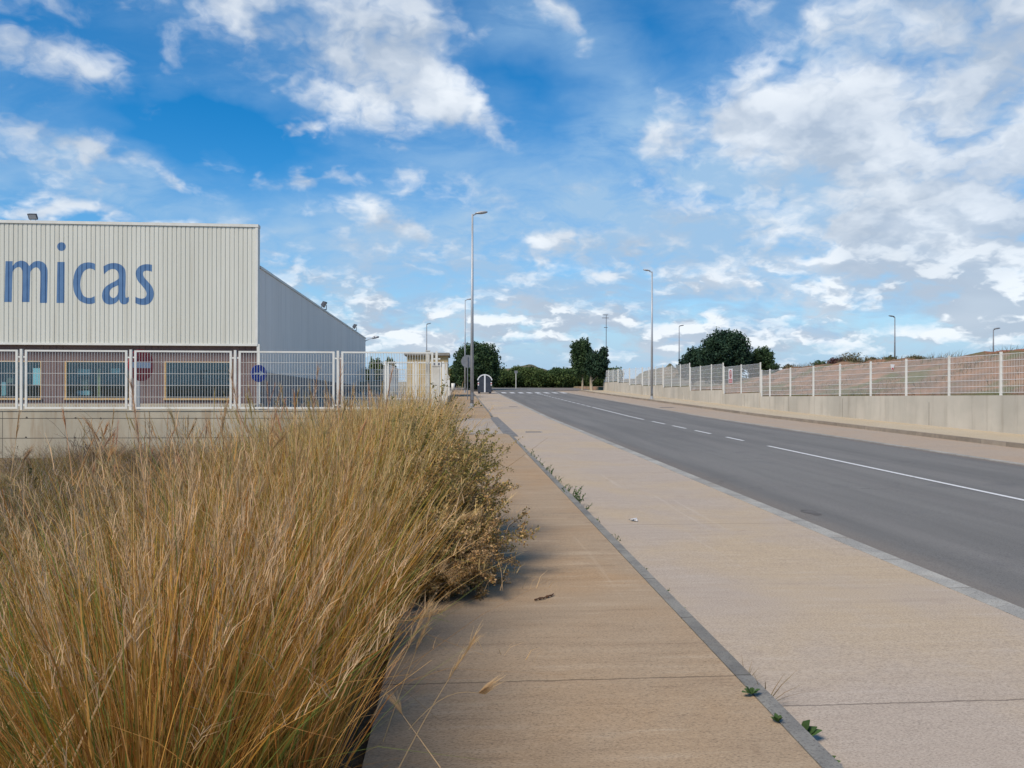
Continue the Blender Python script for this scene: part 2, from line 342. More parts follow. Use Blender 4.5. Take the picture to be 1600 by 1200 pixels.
M['roofgrey'] = noisy('roof_slab', (0.20, 0.19, 0.17), (0.26, 0.25, 0.22), 2)
M['black_plastic'] = noisy('dark_plastic', (0.030, 0.038, 0.055), (0.045, 0.053, 0.07), 3, rough=.5)
M['white_plastic'] = principled('white_plastic', (0.62, 0.64, 0.66), .4)[0]
M['red'] = noisy('sign_red', (0.42, 0.03, 0.035), (0.34, 0.03, 0.035), 5, rough=.45)
M['white_sign'] = principled('sign_white', (0.62, 0.62, 0.62), .45)[0]
M['blue_sign'] = noisy('sign_blue', (0.015, 0.05, 0.30), (0.02, 0.06, 0.33), 5, rough=.45)
M['bark'] = noisy('bark', (0.20, 0.16, 0.115), (0.12, 0.09, 0.065), 8, bump=.6, bscale=20, stretch=(1, 1, .3))
M['bark_pale'] = noisy('pale_bark', (0.42, 0.35, 0.26), (0.30, 0.25, 0.18), 5, stretch=(1, 1, .3))
M['lens'] = principled('lamp_lens', (0.30, 0.31, 0.32), .25, 0, .5)[0]
M['box_card'] = noisy('cardboard', (0.40, 0.30, 0.20), (0.33, 0.24, 0.15), 4)
M['poster'] = principled('poster_paper', (0.55, 0.68, 0.68), .8)[0]
def glass():
    m = bpy.data.materials.new('window_glass'); m.use_nodes = True; nt = m.node_tree; nt.nodes.clear(); N = NB(nt)
    t = N.n('ShaderNodeBsdfTransparent'); t.inputs[0].default_value = (0.75, 0.88, 0.90, 1)
    gl = N.n('ShaderNodeBsdfGlossy'); gl.inputs[0].default_value = (0.8, 0.9, 0.92, 1); gl.inputs['Roughness'].default_value = 0.03
    mx = N.n('ShaderNodeMixShader'); mx.inputs[0].default_value = 0.07
    nt.links.new(t.outputs[0], mx.inputs[1]); nt.links.new(gl.outputs[0], mx.inputs[2])
    o = N.n('ShaderNodeOutputMaterial'); nt.links.new(mx.outputs[0], o.inputs[0]); return m
M['glass'] = glass()
def leaf_mat(name, c0, c1, scale=1.0, trans=.25, attr=False, rough=.7):
    m = bpy.data.materials.new(name); m.use_nodes = True; nt = m.node_tree
    b = nt.nodes['Principled BSDF']; N = NB(nt); b.inputs['Roughness'].default_value = rough; b.inputs['Specular IOR Level'].default_value = .2
    if attr:
        a = N.n('ShaderNodeAttribute', attribute_name='col'); col = a.outputs['Color']
    else:
        g = N.n('ShaderNodeNewGeometry')
        f = N.mr(N.noise(g.outputs['Position'], scale, 3, .6), .35, .65)
        col = N.mix(f, c0, c1)
        r = N.mr(g.outputs['Random Per Island'], 0, 1, .7, 1.35, False)
        sc = N.n('ShaderNodeVectorMath', operation='SCALE'); N.put(sc.inputs[0], col); N.put(sc.inputs['Scale'], r); col = sc.outputs[0]
    N.put(b.inputs['Base Color'], col)
    tr = N.n('ShaderNodeBsdfTranslucent'); N.put(tr.inputs[0], col)
    mx = N.n('ShaderNodeMixShader'); mx.inputs[0].default_value = trans
    nt.links.new(b.outputs[0], mx.inputs[1]); nt.links.new(tr.outputs[0], mx.inputs[2])
    o = [x for x in nt.nodes if x.type == 'OUTPUT_MATERIAL'][0]; nt.links.new(mx.outputs[0], o.inputs[0])
    return m
M['grass'] = leaf_mat('grass_blades', None, None, trans=.35, attr=True)
M['leaf_dark'] = leaf_mat('dark_leaves', (0.032, 0.062, 0.028), (0.06, 0.10, 0.038), .6)
M['leaf_orchard'] = leaf_mat('orchard_leaves', (0.04, 0.075, 0.025), (0.09, 0.125, 0.038), .3)
M['leaf_pine'] = leaf_mat('blue_green_leaves', (0.022, 0.050, 0.032), (0.042, 0.080, 0.042), .7)
M['leaf_dry'] = leaf_mat('dry_bush_leaves', (0.17, 0.14, 0.08), (0.10, 0.10, 0.05), 1.5)
M['leaf_red'] = leaf_mat('reddish_bush_leaves', (0.12, 0.05, 0.05), (0.08, 0.06, 0.04), 1.5)
M['leaf_weed'] = leaf_mat('weed_leaves', (0.05, 0.10, 0.028), (0.09, 0.145, 0.045), 8, .3)
M['twig'] = noisy('twig', (0.13, 0.095, 0.065), (0.20, 0.15, 0.10), 6)

# ---------------------------------------------------------------- mesh helpers
class MB:
    def __init__(s): s.v = []; s.f = []
    def add(s, vs, fs):
        o = len(s.v); s.v += [tuple(x) for x in vs]; s.f += [tuple(i + o for i in f) for f in fs]; return s
    def box(s, x0, x1, y0, y1, z0, z1):
        return s.add([(x0, y0, z0), (x1, y0, z0), (x1, y1, z0), (x0, y1, z0), (x0, y0, z1), (x1, y0, z1), (x1, y1, z1), (x0, y1, z1)],
                     [(0, 3, 2, 1), (4, 5, 6, 7), (0, 1, 5, 4), (1, 2, 6, 5), (2, 3, 7, 6), (3, 0, 4, 7)])
    def tube(s, a, b, r0, r1=None, n=8, caps=True):
        a, b = Vector(a), Vector(b); r1 = r0 if r1 is None else r1
        d = (b - a).normalized(); u = d.orthogonal().normalized(); w = d.cross(u)
        vs = []
        for c, r in ((a, r0), (b, r1)):
            for i in range(n):
                t = 2 * math.pi * (i + .5) / n; vs.append(c + (u * math.cos(t) + w * math.sin(t)) * r)
        fs = [(i, (i + 1) % n, n + (i + 1) % n, n + i) for i in range(n)]
        if caps: fs += [tuple(reversed(range(n))), tuple(range(n, 2 * n))]
        return s.add(vs, fs)
    def path(s, pts, radii, n=8):
        for i in range(len(pts) - 1): s.tube(pts[i], pts[i + 1], radii[i], radii[i + 1], n, True)
        return s
    def prism(s, poly, h, axis='z', at=0.0):
        """poly in the plane across axis, extruded from at to at+h"""
        n = len(poly)
        def P(a, b, c): return {'z': (a, b, c), 'y': (a, c, b), 'x': (c, a, b)}[axis]
        vs = [P(a, b, at) for a, b in poly] + [P(a, b, at + h) for a, b in poly]
        return s.add(vs, [tuple(range(n)), tuple(reversed(range(n, 2 * n)))] + [(i, n + i, n + (i + 1) % n, (i + 1) % n) for i in range(n)])
    def build(s, name, mat, parent=None, smooth=False, bevel=0.0):
        me = bpy.data.meshes.new(name); me.from_pydata(s.v, [], s.f)
        bm = bmesh.new(); bm.from_mesh(me)
        if bevel: bmesh.ops.bevel(bm, geom=[e for e in bm.edges if e.is_manifold], offset=bevel, segments=2, affect='EDGES', clamp_overlap=True)
        bmesh.ops.recalc_face_normals(bm, faces=bm.faces); bm.to_mesh(me); bm.free()
        if smooth: me.shade_smooth()
        me.materials.append(mat)
        o = bpy.data.objects.new(name, me); COL.objects.link(o)
        if parent is not None:
            o.parent = parent
            o.matrix_parent_inverse = Matrix.Translation(-parent.location)
        return o
def tag(o, label=None, cat=None, group=None, kind=None):
    if label: o['label'] = label
    if cat: o['category'] = cat
    if group: o['group'] = group
    if kind: o['kind'] = kind
    return o
def empty(name, loc, label, cat, group=None):
    o = bpy.data.objects.new(name, None); COL.objects.link(o); o.location = loc; o.empty_display_size = .2
    return tag(o, label, cat, group)
def copy_tree(o, parent=None):
    c = o.copy(); COL.objects.link(c)
    if parent is not None: c.parent = parent
    for ch in [x for x in bpy.data.objects if x.parent == o and x != c]: copy_tree(ch, c)
    return c

# ---------------------------------------------------------------- terrain
def zr(Y):
    """height of the road axis"""
    if Y <= 0: return .005 * Y
    if Y < 35: return .005 * Y
    if Y < 110: return .175 + (Y - 35) * .0134 + 0
    return .175 + 75 * .0134
def sstep(a, b, x):
    t = min(1, max(0, (x - a) / (b - a))); return t * t * (3 - 2 * t)
X_WALK0, X_KERB0, X_KERB1, X_ROAD0, X_ROAD1, X_K2, X_WALL = -0.39, 1.505, 1.595, 4.28, 11.7, 14.5, 17.1
def H(X, Y):
    z = zr(Y) - .14
    # waste lot on the left before the factory wall
    if X < X_WALK0 - .02 and Y < 22:
        l = sstep(-.45, -3.0, X)
        z = (zr(Y) + .02) * (1 - l) + l * (-.25 - .25 * sstep(6, 18, Y))
        z += .06 * mnoise.noise(Vector((X * .5, Y * .5, 0)))
    elif X < X_WALK0 - .02:
        z = .25 + .008 * (Y - 22) if Y < 120 else 1.05
        z = min(z, zr(Y) - .10 + .1)
        if X < -.6 and Y < 23: z = min(z, .1)
    if X > X_WALL + .15:
        t = sstep(X_WALL, 21, X)
        z = 1.05 + .0 * t
        z += .35 * sstep(40, 80, Y)
        # bank of red earth
        b = math.exp(-((X - 27.5) / 4.2) ** 2) if X < 27.5 else math.exp(-((X - 27.5) / 9.) ** 2)
        bl = (sstep(2, 14, Y) * (1 - sstep(56, 74, Y)))
        hgt = 2.42 - .016 * (Y - 30) + .28 * mnoise.noise(Vector((X * .22, Y * .16, 3)))
        z += b * bl * hgt + (.20 * mnoise.noise(Vector((X * .6, Y * .6, 1))) + .10 * mnoise.noise(Vector((X * 1.7, Y * 1.7, 1)))) * bl * (.3 + b)
    if Y > 112: z = zr(110) - .03
    return z
def grid(name, xs, ys, zf, mat, kind='structure', parent=None):
    nx, ny = len(xs), len(ys)
    vs = [(x, y, zf(x, y)) for y in ys for x in xs]
    fs = [(j * nx + i, j * nx + i + 1, (j + 1) * nx + i + 1, (j + 1) * nx + i) for j in range(ny - 1) for i in range(nx - 1)]
    o = MB().add(vs, fs).build(name, mat, parent, smooth=True)
    if kind: tag(o, kind=kind)
    return o
def lin(a, b, n): return [a + (b - a) * i / n for i in range(n + 1)]
xs = [-9000, -3000, -1000, -400, -150, -70, -40, -25] + lin(-20, -.60, 38) + [X_WALK0 - .03, X_WALK0, 4, 8, 12, X_WALL + .1, X_WALL + .16] + lin(17.6, 44, 60) + [50, 60, 80, 120, 250, 600, 2000, 9000]
ys = [-600, -150, -60, -25, -10] + lin(-5, 70, 140) + [74, 78, 84, 90, 100, 111, 112.5, 125, 150, 250, 600, 2000, 6000, 15000]
def ground_mat():
    m, b, N = principled('ground_earth', (0.2, 0.15, 0.1), .95, 0, .15)
    g = N.n('ShaderNodeNewGeometry').outputs['Position']
    s = N.n('ShaderNodeSeparateXYZ'); N.put(s.inputs[0], g)
    left = N.mix(N.mr(N.noise(g, 2.2, 6, .65), .35, .65), (0.13, 0.095, 0.055), (0.21, 0.155, 0.09))
    mpr = N.n('ShaderNodeMapping'); N.put(mpr.inputs[0], g); mpr.inputs['Scale'].default_value = (.6, .6, 1.6)
    n1 = N.noise(mpr.outputs[0], .9, 7, .65)
    earth = N.mix(N.mr(n1, .36, .62), (0.29, 0.170, 0.105), (0.18, 0.125, 0.085))
    earth = N.mix(N.m('MULTIPLY', N.mr(N.noise(g, .32, 4, .6), .50, .62), .8), earth, (0.10, 0.12, 0.05))
    redz = N.m('MULTIPLY', N.mr(N.m('ADD', s.outputs[2], N.m('MULTIPLY', N.noise(g, .5, 4, .6), .5)), 3.55, 3.75), N.mr(s.outputs[1], 46, 38))
    earth = N.mix(redz, earth, (0.33, 0.115, 0.065))
    col = N.mix(N.mr(s.outputs[0], 15, 18), left, earth)
    far = N.mix(N.mr(N.noise(g, .02, 4, .6), .4, .6), (0.17, 0.15, 0.075), (0.09, 0.10, 0.045))
    col = N.mix(N.mr(s.outputs[1], 100, 120), col, far)
    N.put(b.inputs['Base Color'], col)
    bp = N.n('ShaderNodeBump'); bp.inputs['Strength'].default_value = 0.9; bp.inputs['Distance'].default_value = 0.08
    N.put(bp.inputs['Height'], N.noise(g, 3, 8, .7)); N.put(b.inputs['Normal'], bp.outputs[0])
    return m
M['ground'] = ground_mat()
grid('ground', xs, ys, H, M['ground'])

YS = lin(-6, 34, 40) + lin(36, 90, 27)
def dip(Y):      # dropped crossing in front of the factory gate
    return .12 - .10 * (sstep(22.2, 24.0, Y) * (1 - sstep(33.6, 35.2, Y)))
def ribbon(name, x0, x1, y0, y1, dz, mat, kind='structure', nx=1, depth=0.3, parent=None):
    """a slab that follows the slope of the street, with sides"""
    yy = [y0] + [y for y in YS if y0 < y < y1] + [y1]
    mb = MB(); f = dz if callable(dz) else (lambda Y: dz)
    fx0 = x0 if callable(x0) else (lambda Y: x0); fx1 = x1 if callable(x1) else (lambda Y: x1)
    vs = []
    for y in yy:
        a, b_, z = fx0(y), fx1(y), zr(y) + f(y)
        vs += [(a, y, z), (b_, y, z), (b_, y, z - depth), (a, y, z - depth)]
    fs = []
    for j in range(len(yy) - 1):
        o = 4 * j
        for k in range(4): fs.append((o + k, o + (k + 1) % 4, o + 4 + (k + 1) % 4, o + 4 + k))
    n = 4 * (len(yy) - 1); fs += [(0, 3, 2, 1), (n, n + 1, n + 2, n + 3)]
    mb.add(vs, fs); o = mb.build(name, mat, parent)
    if kind: tag(o, kind=kind)
    return o
ribbon('sidewalk', X_WALK0, X_KERB0, -6, 24.0, lambda Y: dip(Y), M['walk'])
ribbon('driveway_ramp', X_WALK0 - .15, X_KERB0, 24.0, 33.6, lambda Y: dip(Y), M['ramp'])
ribbon('sidewalk_beyond', X_WALK0 - .15, X_KERB0, 33.6, 86, lambda Y: dip(Y), M['walk'])
ribbon('kerb', X_KERB0 + .004, X_KERB1, -6, 23.0, lambda Y: dip(Y) + .004, M['kerb'])
ribbon('driveway_gutter', X_KERB0 - .05, X_KERB1 + .25, 23.0, 34.6, lambda Y: .026, M['gutter'])
ribbon('kerb_beyond', X_KERB0 + .004, X_KERB1, 34.6, 86, lambda Y: dip(Y) + .004, M['kerb'])
ribbon('parking_lane', X_KERB1, X_ROAD0 - .2, -6, 86, 0.0, M['park'])
ribbon('road_edging', X_ROAD0 - .2, X_ROAD0, -6, 86, .004, M['kerb_pale'])
ribbon('road', X_ROAD0, X_ROAD1, -6, 92, -.015, M['asphalt'])
ribbon('road_edging_far', X_ROAD1, X_ROAD1 + .15, -6, 90, .004, M['kerb_pale'])
ribbon('far_parking_lane', X_ROAD1 + .15, X_K2, -6, 90, 0.0, M['park_far'])
ribbon('far_kerb', X_K2, X_K2 + .14, -6, 90, .12, M['kerb_far'])
ribbon('far_sidewalk', X_K2 + .14, X_WALL + .05, -6, 90, .116, M['walk_far'])
grid('cross_road', lin(-60, 90, 10), lin(92, 111, 6), lambda x, y: zr(y) - .012, M['asphalt'])
# seams and ruts as thin strips are part of the paving material; small gutter of grime at the wall foot
# ---- painted markings
mk = MB()
def paint(x0, x1, y0, y1, mb):
    yy = [y0] + [y for y in YS if y0 < y < y1] + [y1]
    for a, b_ in zip(yy, yy[1:]):
        za, zb = zr(a) - .015 + .005, zr(b_) - .015 + .005
        mb.add([(x0, a, za), (x1, a, za), (x1, b_, zb), (x0, b_, zb)], [(0, 1, 2, 3)])
XC = 8.26
def Yc(px): return onX(px, 650, XC).y
paint(XC - .05, XC + .05, 4, Yc(1200), mk)
for a, b_ in ((1162, 1135), (1111, 1086), (1072, 1051), (1039, 1019)):
    paint(XC - .05, XC + .05, Yc(a), Yc(b_), mk)
paint(XC - .05, XC + .05, Yc(1006), 46, mk)
y = 46.6
while y < 77: paint(XC - .05, XC + .05, y, y + 1.5, mk); y += 2.0
tag(mk.build('centre_line', M['line']), kind='structure')
zb = MB()
for i in range(8): paint(4.7 + i * .92, 5.18 + i * .92, 79.0, 82.6, zb)
tag(zb.build('pedestrian_crossing', M['line']), kind='structure')
# yard behind the factory wall
grid('factory_yard', lin(-40, -.62, 8), lin(22.2, 90, 20), lambda x, y: zr(y) + .02 + .25 * sstep(-3, -9, x) * sstep(23, 32, y), noisy('yard_paving', (0.30, 0.26, 0.21), (0.36, 0.31, 0.25), .8, bump=.2))

# ---------------------------------------------------------------- front factory wall + fence (left)
YF = 22.0
xr = onY(683, 600, YF).x
wt = 1.72 - 42 * 22 / F
wall = empty('boundary_wall', (-9, YF, -.5), 'stained beige concrete wall carrying the white bar fence on the left', 'wall')
MB().box(-22, xr + .12, YF - .10, YF + .12, -.9, wt).build('wall_body', M['wall_left'], wall)
jm = MB()
for yy_ in (654, 684):
    z = 1.72 - (yy_ - 600) * 21.6 / F
    jm.box(-22, xr, YF - .1025, YF - .095, z - .008, z + .008)
for px in (7.5, 121 + 115, 490):
    x = onY(px, 650, YF).x; jm.box(x - .006, x + .006, YF - .1022, YF - .095, -.9, wt - .02)
jm.build('formwork_joint', M['joint'], wall)
hm = MB()
for px, py in ((45, 654), (121, 654.5), (160, 655), (308, 655), (346, 655), (44, 685), (120, 685), (160, 685), (234, 685), (308, 685), (346, 685), (420, 655), (420, 685), (470, 655)):
    c = onY(px, py, YF); hm.tube((c.x, YF - .104, c.z), (c.x, YF - .09, c.z), .028, n=10)
hm.build('tie_hole', M['joint'], wall)
MB().box(-22, xr + .14, YF - .12, YF + .14, wt, wt + .03).build('coping', M['wall_left'], wall)

def bar_panel(name, x0, x1, Y, z0, z1, parent, tube=.03, sp=.075, br=.0065, hz=5):
    f = MB()
    f.box(x0, x0 + 2 * tube, Y - tube * .6, Y + tube * .6, z0, z1).box(x1 - 2 * tube, x1, Y - tube * .6, Y + tube * .6, z0, z1)
    f.box(x0 + 2 * tube, x1 - 2 * tube, Y - tube * .6, Y + tube * .6, z1 - 1.6 * tube, z1).box(x0 + 2 * tube, x1 - 2 * tube, Y - tube * .6, Y + tube * .6, z0, z0 + 1.6 * tube)
    pf = f.build(name, M['white_metal'], parent)
    m = MB(); n = max(2, int((x1 - x0 - 4 * tube) / sp))
    for i in range(1, n):
        x = x0 + 2 * tube + (x1 - x0 - 4 * tube) * i / n
        m.tube((x, Y, z0 + tube), (x, Y, z1 - tube), br, n=4, caps=False)
    for k in range(1, hz):
        z = z0 + (z1 - z0) * k / hz
        m.tube((x0 + tube, Y - br * 1.8, z), (x1 - tube, Y - br * 1.8, z), br * .8, n=4, caps=False)
    m.build('bar_mesh', M['white_metal'], pf)
    return pf
fence = empty('bar_fence', (-7, YF, wt), 'white barred metal fence on the beige wall in front of the factory', 'fence', None)
zt = 1.72 + 49.5 * 22 / F
posts = [onY(px, 600, YF).x for px in (33.5, 204.5, 367.5, 528, 682)]
posts = [posts[0] - 2 * (posts[1] - posts[0]), posts[0] - (posts[1] - posts[0])] + posts
for i, x in enumerate(posts):
    MB().box(x - .033, x + .033, YF - .03, YF + .03, wt + .03, zt + .02).box(x - .11, x + .11, YF - .012, YF + .012, zt - .22, zt - .18).box(x - .11, x + .11, YF - .012, YF + .012, wt + .14, wt + .18).build('post', M['white_metal'], fence)
    if i < len(posts) - 1:
        bar_panel('panel', x + .095, posts[i + 1] - .095, YF, wt + .06, zt, fence)
# concrete gate piers
def pier(px0, px1, ytop, Y, label, mat=None, d=.2):
    a, b_ = onY(px0, ytop, Y), onY(px1, ytop, Y); z0 = zr(Y) - .2
    o = empty('gate_pier', ((a.x + b_.x) / 2, Y, zr(Y)), label, 'pier')
    MB().box(a.x, b_.x, Y - d / 2, Y + d / 2, z0, a.z).build('shaft', mat or M['pier'], o, bevel=.008)
    MB().box(a.x - .012, b_.x + .012, Y - d / 2 - .012, Y + d / 2 + .012, a.z, a.z + .03).build('cap', M['pier'], o)
    return o
M['pier'] = noisy('white_pier', (0.60, 0.58, 0.51), (0.50, 0.47, 0.40), 3, bump=.3, bscale=40)
pier(676, 687.5, 573, 21.7, 'widest white pier at the corner where the factory wall meets the sidewalk')
pier(665.5, 671.5, 549.5, 22.35, 'tall narrow whitish post just behind the end of the front fence', d=.12)
pier(690.6, 695.2, 568, 31.5, 'slim white gate post beyond the driveway, nearest the sidewalk', M['white_metal'], .13)
pier(696.0, 699.4, 567, 36.0, 'slimmest cream gate post, right behind the slim white one', M['pier'], .12)
# fence beyond the gate
YI = 33.0
inner = empty('bar_fence', (-2, YI, zr(YI)), 'shorter white barred fence beyond the driveway in front of the ochre hut', 'fence')
zi0, zi1 = 1.72 - 24 * YI / F, 1.72 + 34 * YI / F
ix = [onY(px, 600, YI).x for px in (602.5, 649.5, 692)]
for x in ix: MB().box(x - .045, x + .045, YI - .045, YI + .045, zr(YI), zi1 + .02).build('post', M['white_metal'], inner)
for a, b_ in zip(ix, ix[1:]): bar_panel('panel', a + .08, b_ - .08, YI, zi0, zi1, inner, tube=.024, sp=.085)
il = MB().box(ix[0], ix[-1] + .1, YI - .08, YI + .08, zr(YI) - .1, zi0 - .06).build('base_wall', M['wall_left'], inner)
# far fence by the yard's back
YB = 76.0
back = empty('bar_fence', (-9, YB, zr(YB)), 'low distant pale fence at the back of the factory yard', 'fence')
zb0, zb1 = onY(600, 596, YB).z, onY(600, 577.5, YB).z
bx = [onY(px, 600, YB).x for px in (566, 581, 600, 619, 637)]
for x in bx: MB().box(x - .12, x + .12, YB - .1, YB + .1, zr(YB), zb1 + .06).build('post', M['pier'], back)
for a, b_ in zip(bx, bx[1:]): bar_panel('panel', a + .16, b_ - .16, YB, zb0, zb1, back, tube=.04, sp=.16, br=.014, hz=3)
MB().box(bx[0] - .3, bx[-1] + .3, YB - .12, YB + .14, zr(YB) - .3, zb0 - .05).build('base_wall', M['wall_left'], back)
# open slatted gate leaf between the two fences
g0, g1 = onY(606, 600, 40), onY(621, 600, 50)
gate = empty('gate_leaf', (g0.x, g0.y, zr(40)), 'white slatted gate leaf standing open across the yard, left of the ochre hut', 'gate')
gm = MB(); nsl = 22
for i in range(nsl):
    t = i / (nsl - 1); x = g0.x + (g1.x - g0.x) * t; y = 40 + 10 * t
    gm.box(x - .03, x + .03, y - .17, y + .17, .75, 2.65)
gm.build('slats', M['white_metal'], gate)
MB().tube((g0.x, 40, .7), (g1.x, 50, .7), .05, n=4).tube((g0.x, 40, 2.7), (g1.x, 50, 2.7), .05, n=4).build('rails', M['white_metal'], gate)
# side fence along the sidewalk beyond the gate
side = empty('side_fence', (-.62, 45, zr(45)), 'white post fence seen end on along the sidewalk beside the ochre hut', 'fence')
for k in range(5):
    y = 37.5 + 5 * k
    MB().box(-.66, -.60, y - .04, y + .04, zr(y), zr(y) + 2.2 - .1 * k).build('post', M['white_metal'], side)
sm = MB()
for zz_ in (.75, 1.4, 2.05): sm.tube((-.63, 37.5, zr(37.5) + zz_), (-.63, 57.5, zr(57.5) + zz_ - .35), .02, n=4)
sm.build('rails', M['white_metal'], side)
MB().box(-.74, -.56, 34, 61, -.2, zr(50) + .5).build('base_wall', M['wall_left'], side)
# ochre hut
YH = 61.5
h0, h1 = onY(635.5, 556, YH), onY(699.5, 556, YH)
hut = empty('utility_hut', ((h0.x + h1.x) / 2, YH + 2, zr(YH)), 'small ochre rendered hut with a flat grey roof slab behind the fence', 'hut')
MB().box(h0.x, h1.x, YH, YH + 5, zr(YH) - .3, h0.z).build('wall', M['ochre'], hut)
MB().box(h0.x - .22, h1.x + .16, YH - .3, YH + 5.3, h0.z, h0.z + .24).build('roof', M['roofgrey'], hut, bevel=.02)
MB().box(h1.x - 1.3, h1.x - .5, YH - .03, YH, h0.z - .9, h0.z - .5).build('vent', M['galv_dark'], hut)

# ---------------------------------------------------------------- factory
YB0 = 38.0
xc = onY(402, 400, YB0).x
xl = -30.0
z_top = onY(402, 354.5, YB0).z; z_bot = onY(400, 538.5, YB0).z
fac = empty('factory', (xc - 8, YB0, .5), 'cream ribbed metal factory with a brown ground floor and blue painted lettering', 'factory')
PITCH = .212
def ribbed(u0, u1, z0, zf, make, pitch=PITCH, depth=.024):
    """vertical trapezoid ribs between u0 and u1; make(u, d, z) gives the point; zf(u) is the top"""
    mb = MB(); prof = [(0, 0), (.72, 0), (.80, -1), (.92, -1), (1.0, 0)]
    us = []; n = int((u1 - u0) / pitch)
    for i in range(n):
        for t, d in prof[:-1]: us.append((u0 + (i + t) * pitch, d * depth))
    us.append((u0 + n * pitch, 0)); us.append((u1, 0)) if u1 - (u0 + n * pitch) > .01 else None
    vs = []
    for u, d in us: vs += [make(u, d, z0), make(u, d, zf(u))]
    return mb.add(vs, [(2 * i, 2 * i + 2, 2 * i + 3, 2 * i + 1) for i in range(len(us) - 1)])
def rib_depth(u, u0, pitch=PITCH, depth=.024):
    t = ((u - u0) / pitch) % 1.0
    if t < .72: d = 0
    elif t < .80: d = -(t - .72) / .08
    elif t < .92: d = -1
    else: d = -(1 - t) / .08
    return d * depth
scr = ribbed(xl, xc - .1, z_bot, lambda u: z_top - .05, lambda u, d, z: (u, YB0 - d, z))     # grooves cut inwards (+Y)
scr.build('facade_cladding', M['cladding'], fac)
MB().box(xl, xc - .1, YB0 + .04, YB0 + .34, z_bot, z_top - .06).build('facade_body', M['cladding'], fac)
MB().box(xl, xc + .04, YB0 - .05, YB0 + .38, z_top - .05, z_top + .09).build('coping', M['trim'], fac)
MB().box(xc - .1, xc + .02, YB0 - .03, YB0 + .36, z_bot, z_top - .05).build('corner_trim', M['trim'], fac)
MB().box(xl, xc + .02, YB0 - .06, YB0 + .3, z_bot - .10, z_bot).build('drip_trim', M['trim'], fac)
# main hall behind: side wall facing the street, sloping roof
YE = 85.0
pe = onX(571, 530, xc); YE = pe.y
zr0 = onY(402, 418, YB0).z; zr1 = pe.z
sidew = ribbed(YB0 + .3, YE, .3, lambda u: zr0 + (zr1 - zr0) * (u - YB0) / (YE - YB0), lambda u, d, z: (xc + d, u, z), pitch=.25)
sidew.build('side_cladding', M['cladding_side'], fac)
hall = MB()
a0, a1 = YB0 + 3.2, YE - .02
hall.add([(xl, a0, .2), (xc - .05, a0, .2), (xc - .05, a1, .2), (xl, a1, .2),
          (xl, a0, zr0 - .05), (xc - .05, a0, zr0 - .05), (xc - .05, a1, zr1 - .05), (xl, a1, zr1 - .05)],
         [(0, 3, 2, 1), (4, 5, 6, 7), (0, 1, 5, 4), (1, 2, 6, 5), (2, 3, 7, 6), (3, 0, 4, 7)])
hall.box(xl, xc - .05, YB0 + .42, a0 - .01, z_bot + .05, zr0 - .12)
hall.build('hall_body', M['cladding_side'], fac)
rt = MB()
rt.add([(xc - .5, YB0 + .40, zr0 + .0), (xc + .05, YB0 + .40, zr0), (xc + .05, YE + .05, zr1), (xc - .5, YE + .05, zr1),
        (xc - .5, YB0 + .40, zr0 + .12), (xc + .05, YB0 + .40, zr0 + .12), (xc + .05, YE + .05, zr1 + .12), (xc - .5, YE + .05, zr1 + .12)],
       [(0, 3, 2, 1), (4, 5, 6, 7), (0, 1, 5, 4), (1, 2, 6, 5), (2, 3, 7, 6), (3, 0, 4, 7)])
rt.build('roof_edge', M['trim'], fac)
# grey plinth wall with sloping top along the side
q0, q1 = onX(412, 584, xc), onX(571, 605, xc)
pl = MB(); pl.add([(xc + .02, YB0 + .6, 0), (xc + .16, YB0 + .6, 0), (xc + .16, YE, 0), (xc + .02, YE, 0),
        (xc + .02, YB0 + .6, q0.z + .05), (xc + .16, YB0 + .6, q0.z + .05), (xc + .16, YE, q1.z), (xc + .02, YE, q1.z)],
       [(0, 3, 2, 1), (4, 5, 6, 7), (0, 1, 5, 4), (1, 2, 6, 5), (2, 3, 7, 6), (3, 0, 4, 7)])
M['plinth'] = noisy('plinth_grey', (0.26, 0.235, 0.215), (0.31, 0.28, 0.255), 1)
pl.build('plinth', M['plinth'], fac)
# downpipe at the corner
MB().box(xc - .02, xc + .12, YB0 - .04, YB0 + .2, .3, z_bot).build('corner_post', M['trim'], fac)
# brown ground floor with window openings
YG = YB0 + .28
wins = [(-175, -60, None), (-40, 64.5, .0), (101.5, 203, .0), (257, 363, .0)]
def wx(px): return onY(px, 590, YG).x
zw0, zw1 = onY(200, 623.5, YG).z, onY(200, 566, YG).z
xx = xl; bw = MB(); z0 = .2; z1 = z_bot - .1
for a, b_, _ in wins:
    bw.box(xx, wx(a), YG, YG + .25, z0, z1); bw.box(wx(a), wx(b_), YG, YG + .25, z0, zw0); bw.box(wx(a), wx(b_), YG, YG + .25, zw1, z1); xx = wx(b_)
bw.box(xx, xc - .02, YG, YG + .25, z0, z1)
bw.build('brown_wall', M['brown'], fac)
gr = MB(); x = xl
while x < xc - .1:
    if not any(wx(a) - .03 < x < wx(b_) + .03 for a, b_, _ in wins): gr.box(x, x + .02, YG - .006, YG + .002, z0, z1)
    x += .30
gr.build('panel_seams', principled('seam_brown', (0.075, 0.05, 0.048), .8)[0], fac)
MB().box(xl, xc - .05, YG + .26, YG + .30, z0, z1).box(xl, xc - .05, YG + 2.6, YG + 2.7, z0, z1).build('inner_wall', M['dark'], fac) if False else None
MB().box(xl, xc - .3, YG + 2.6, YG + 2.7, z0, z1).box(xl, xc - .3, YG + .25, YG + 2.6, zw0 - .12, zw0 - .05).build('showroom_back', M['dark'], fac)
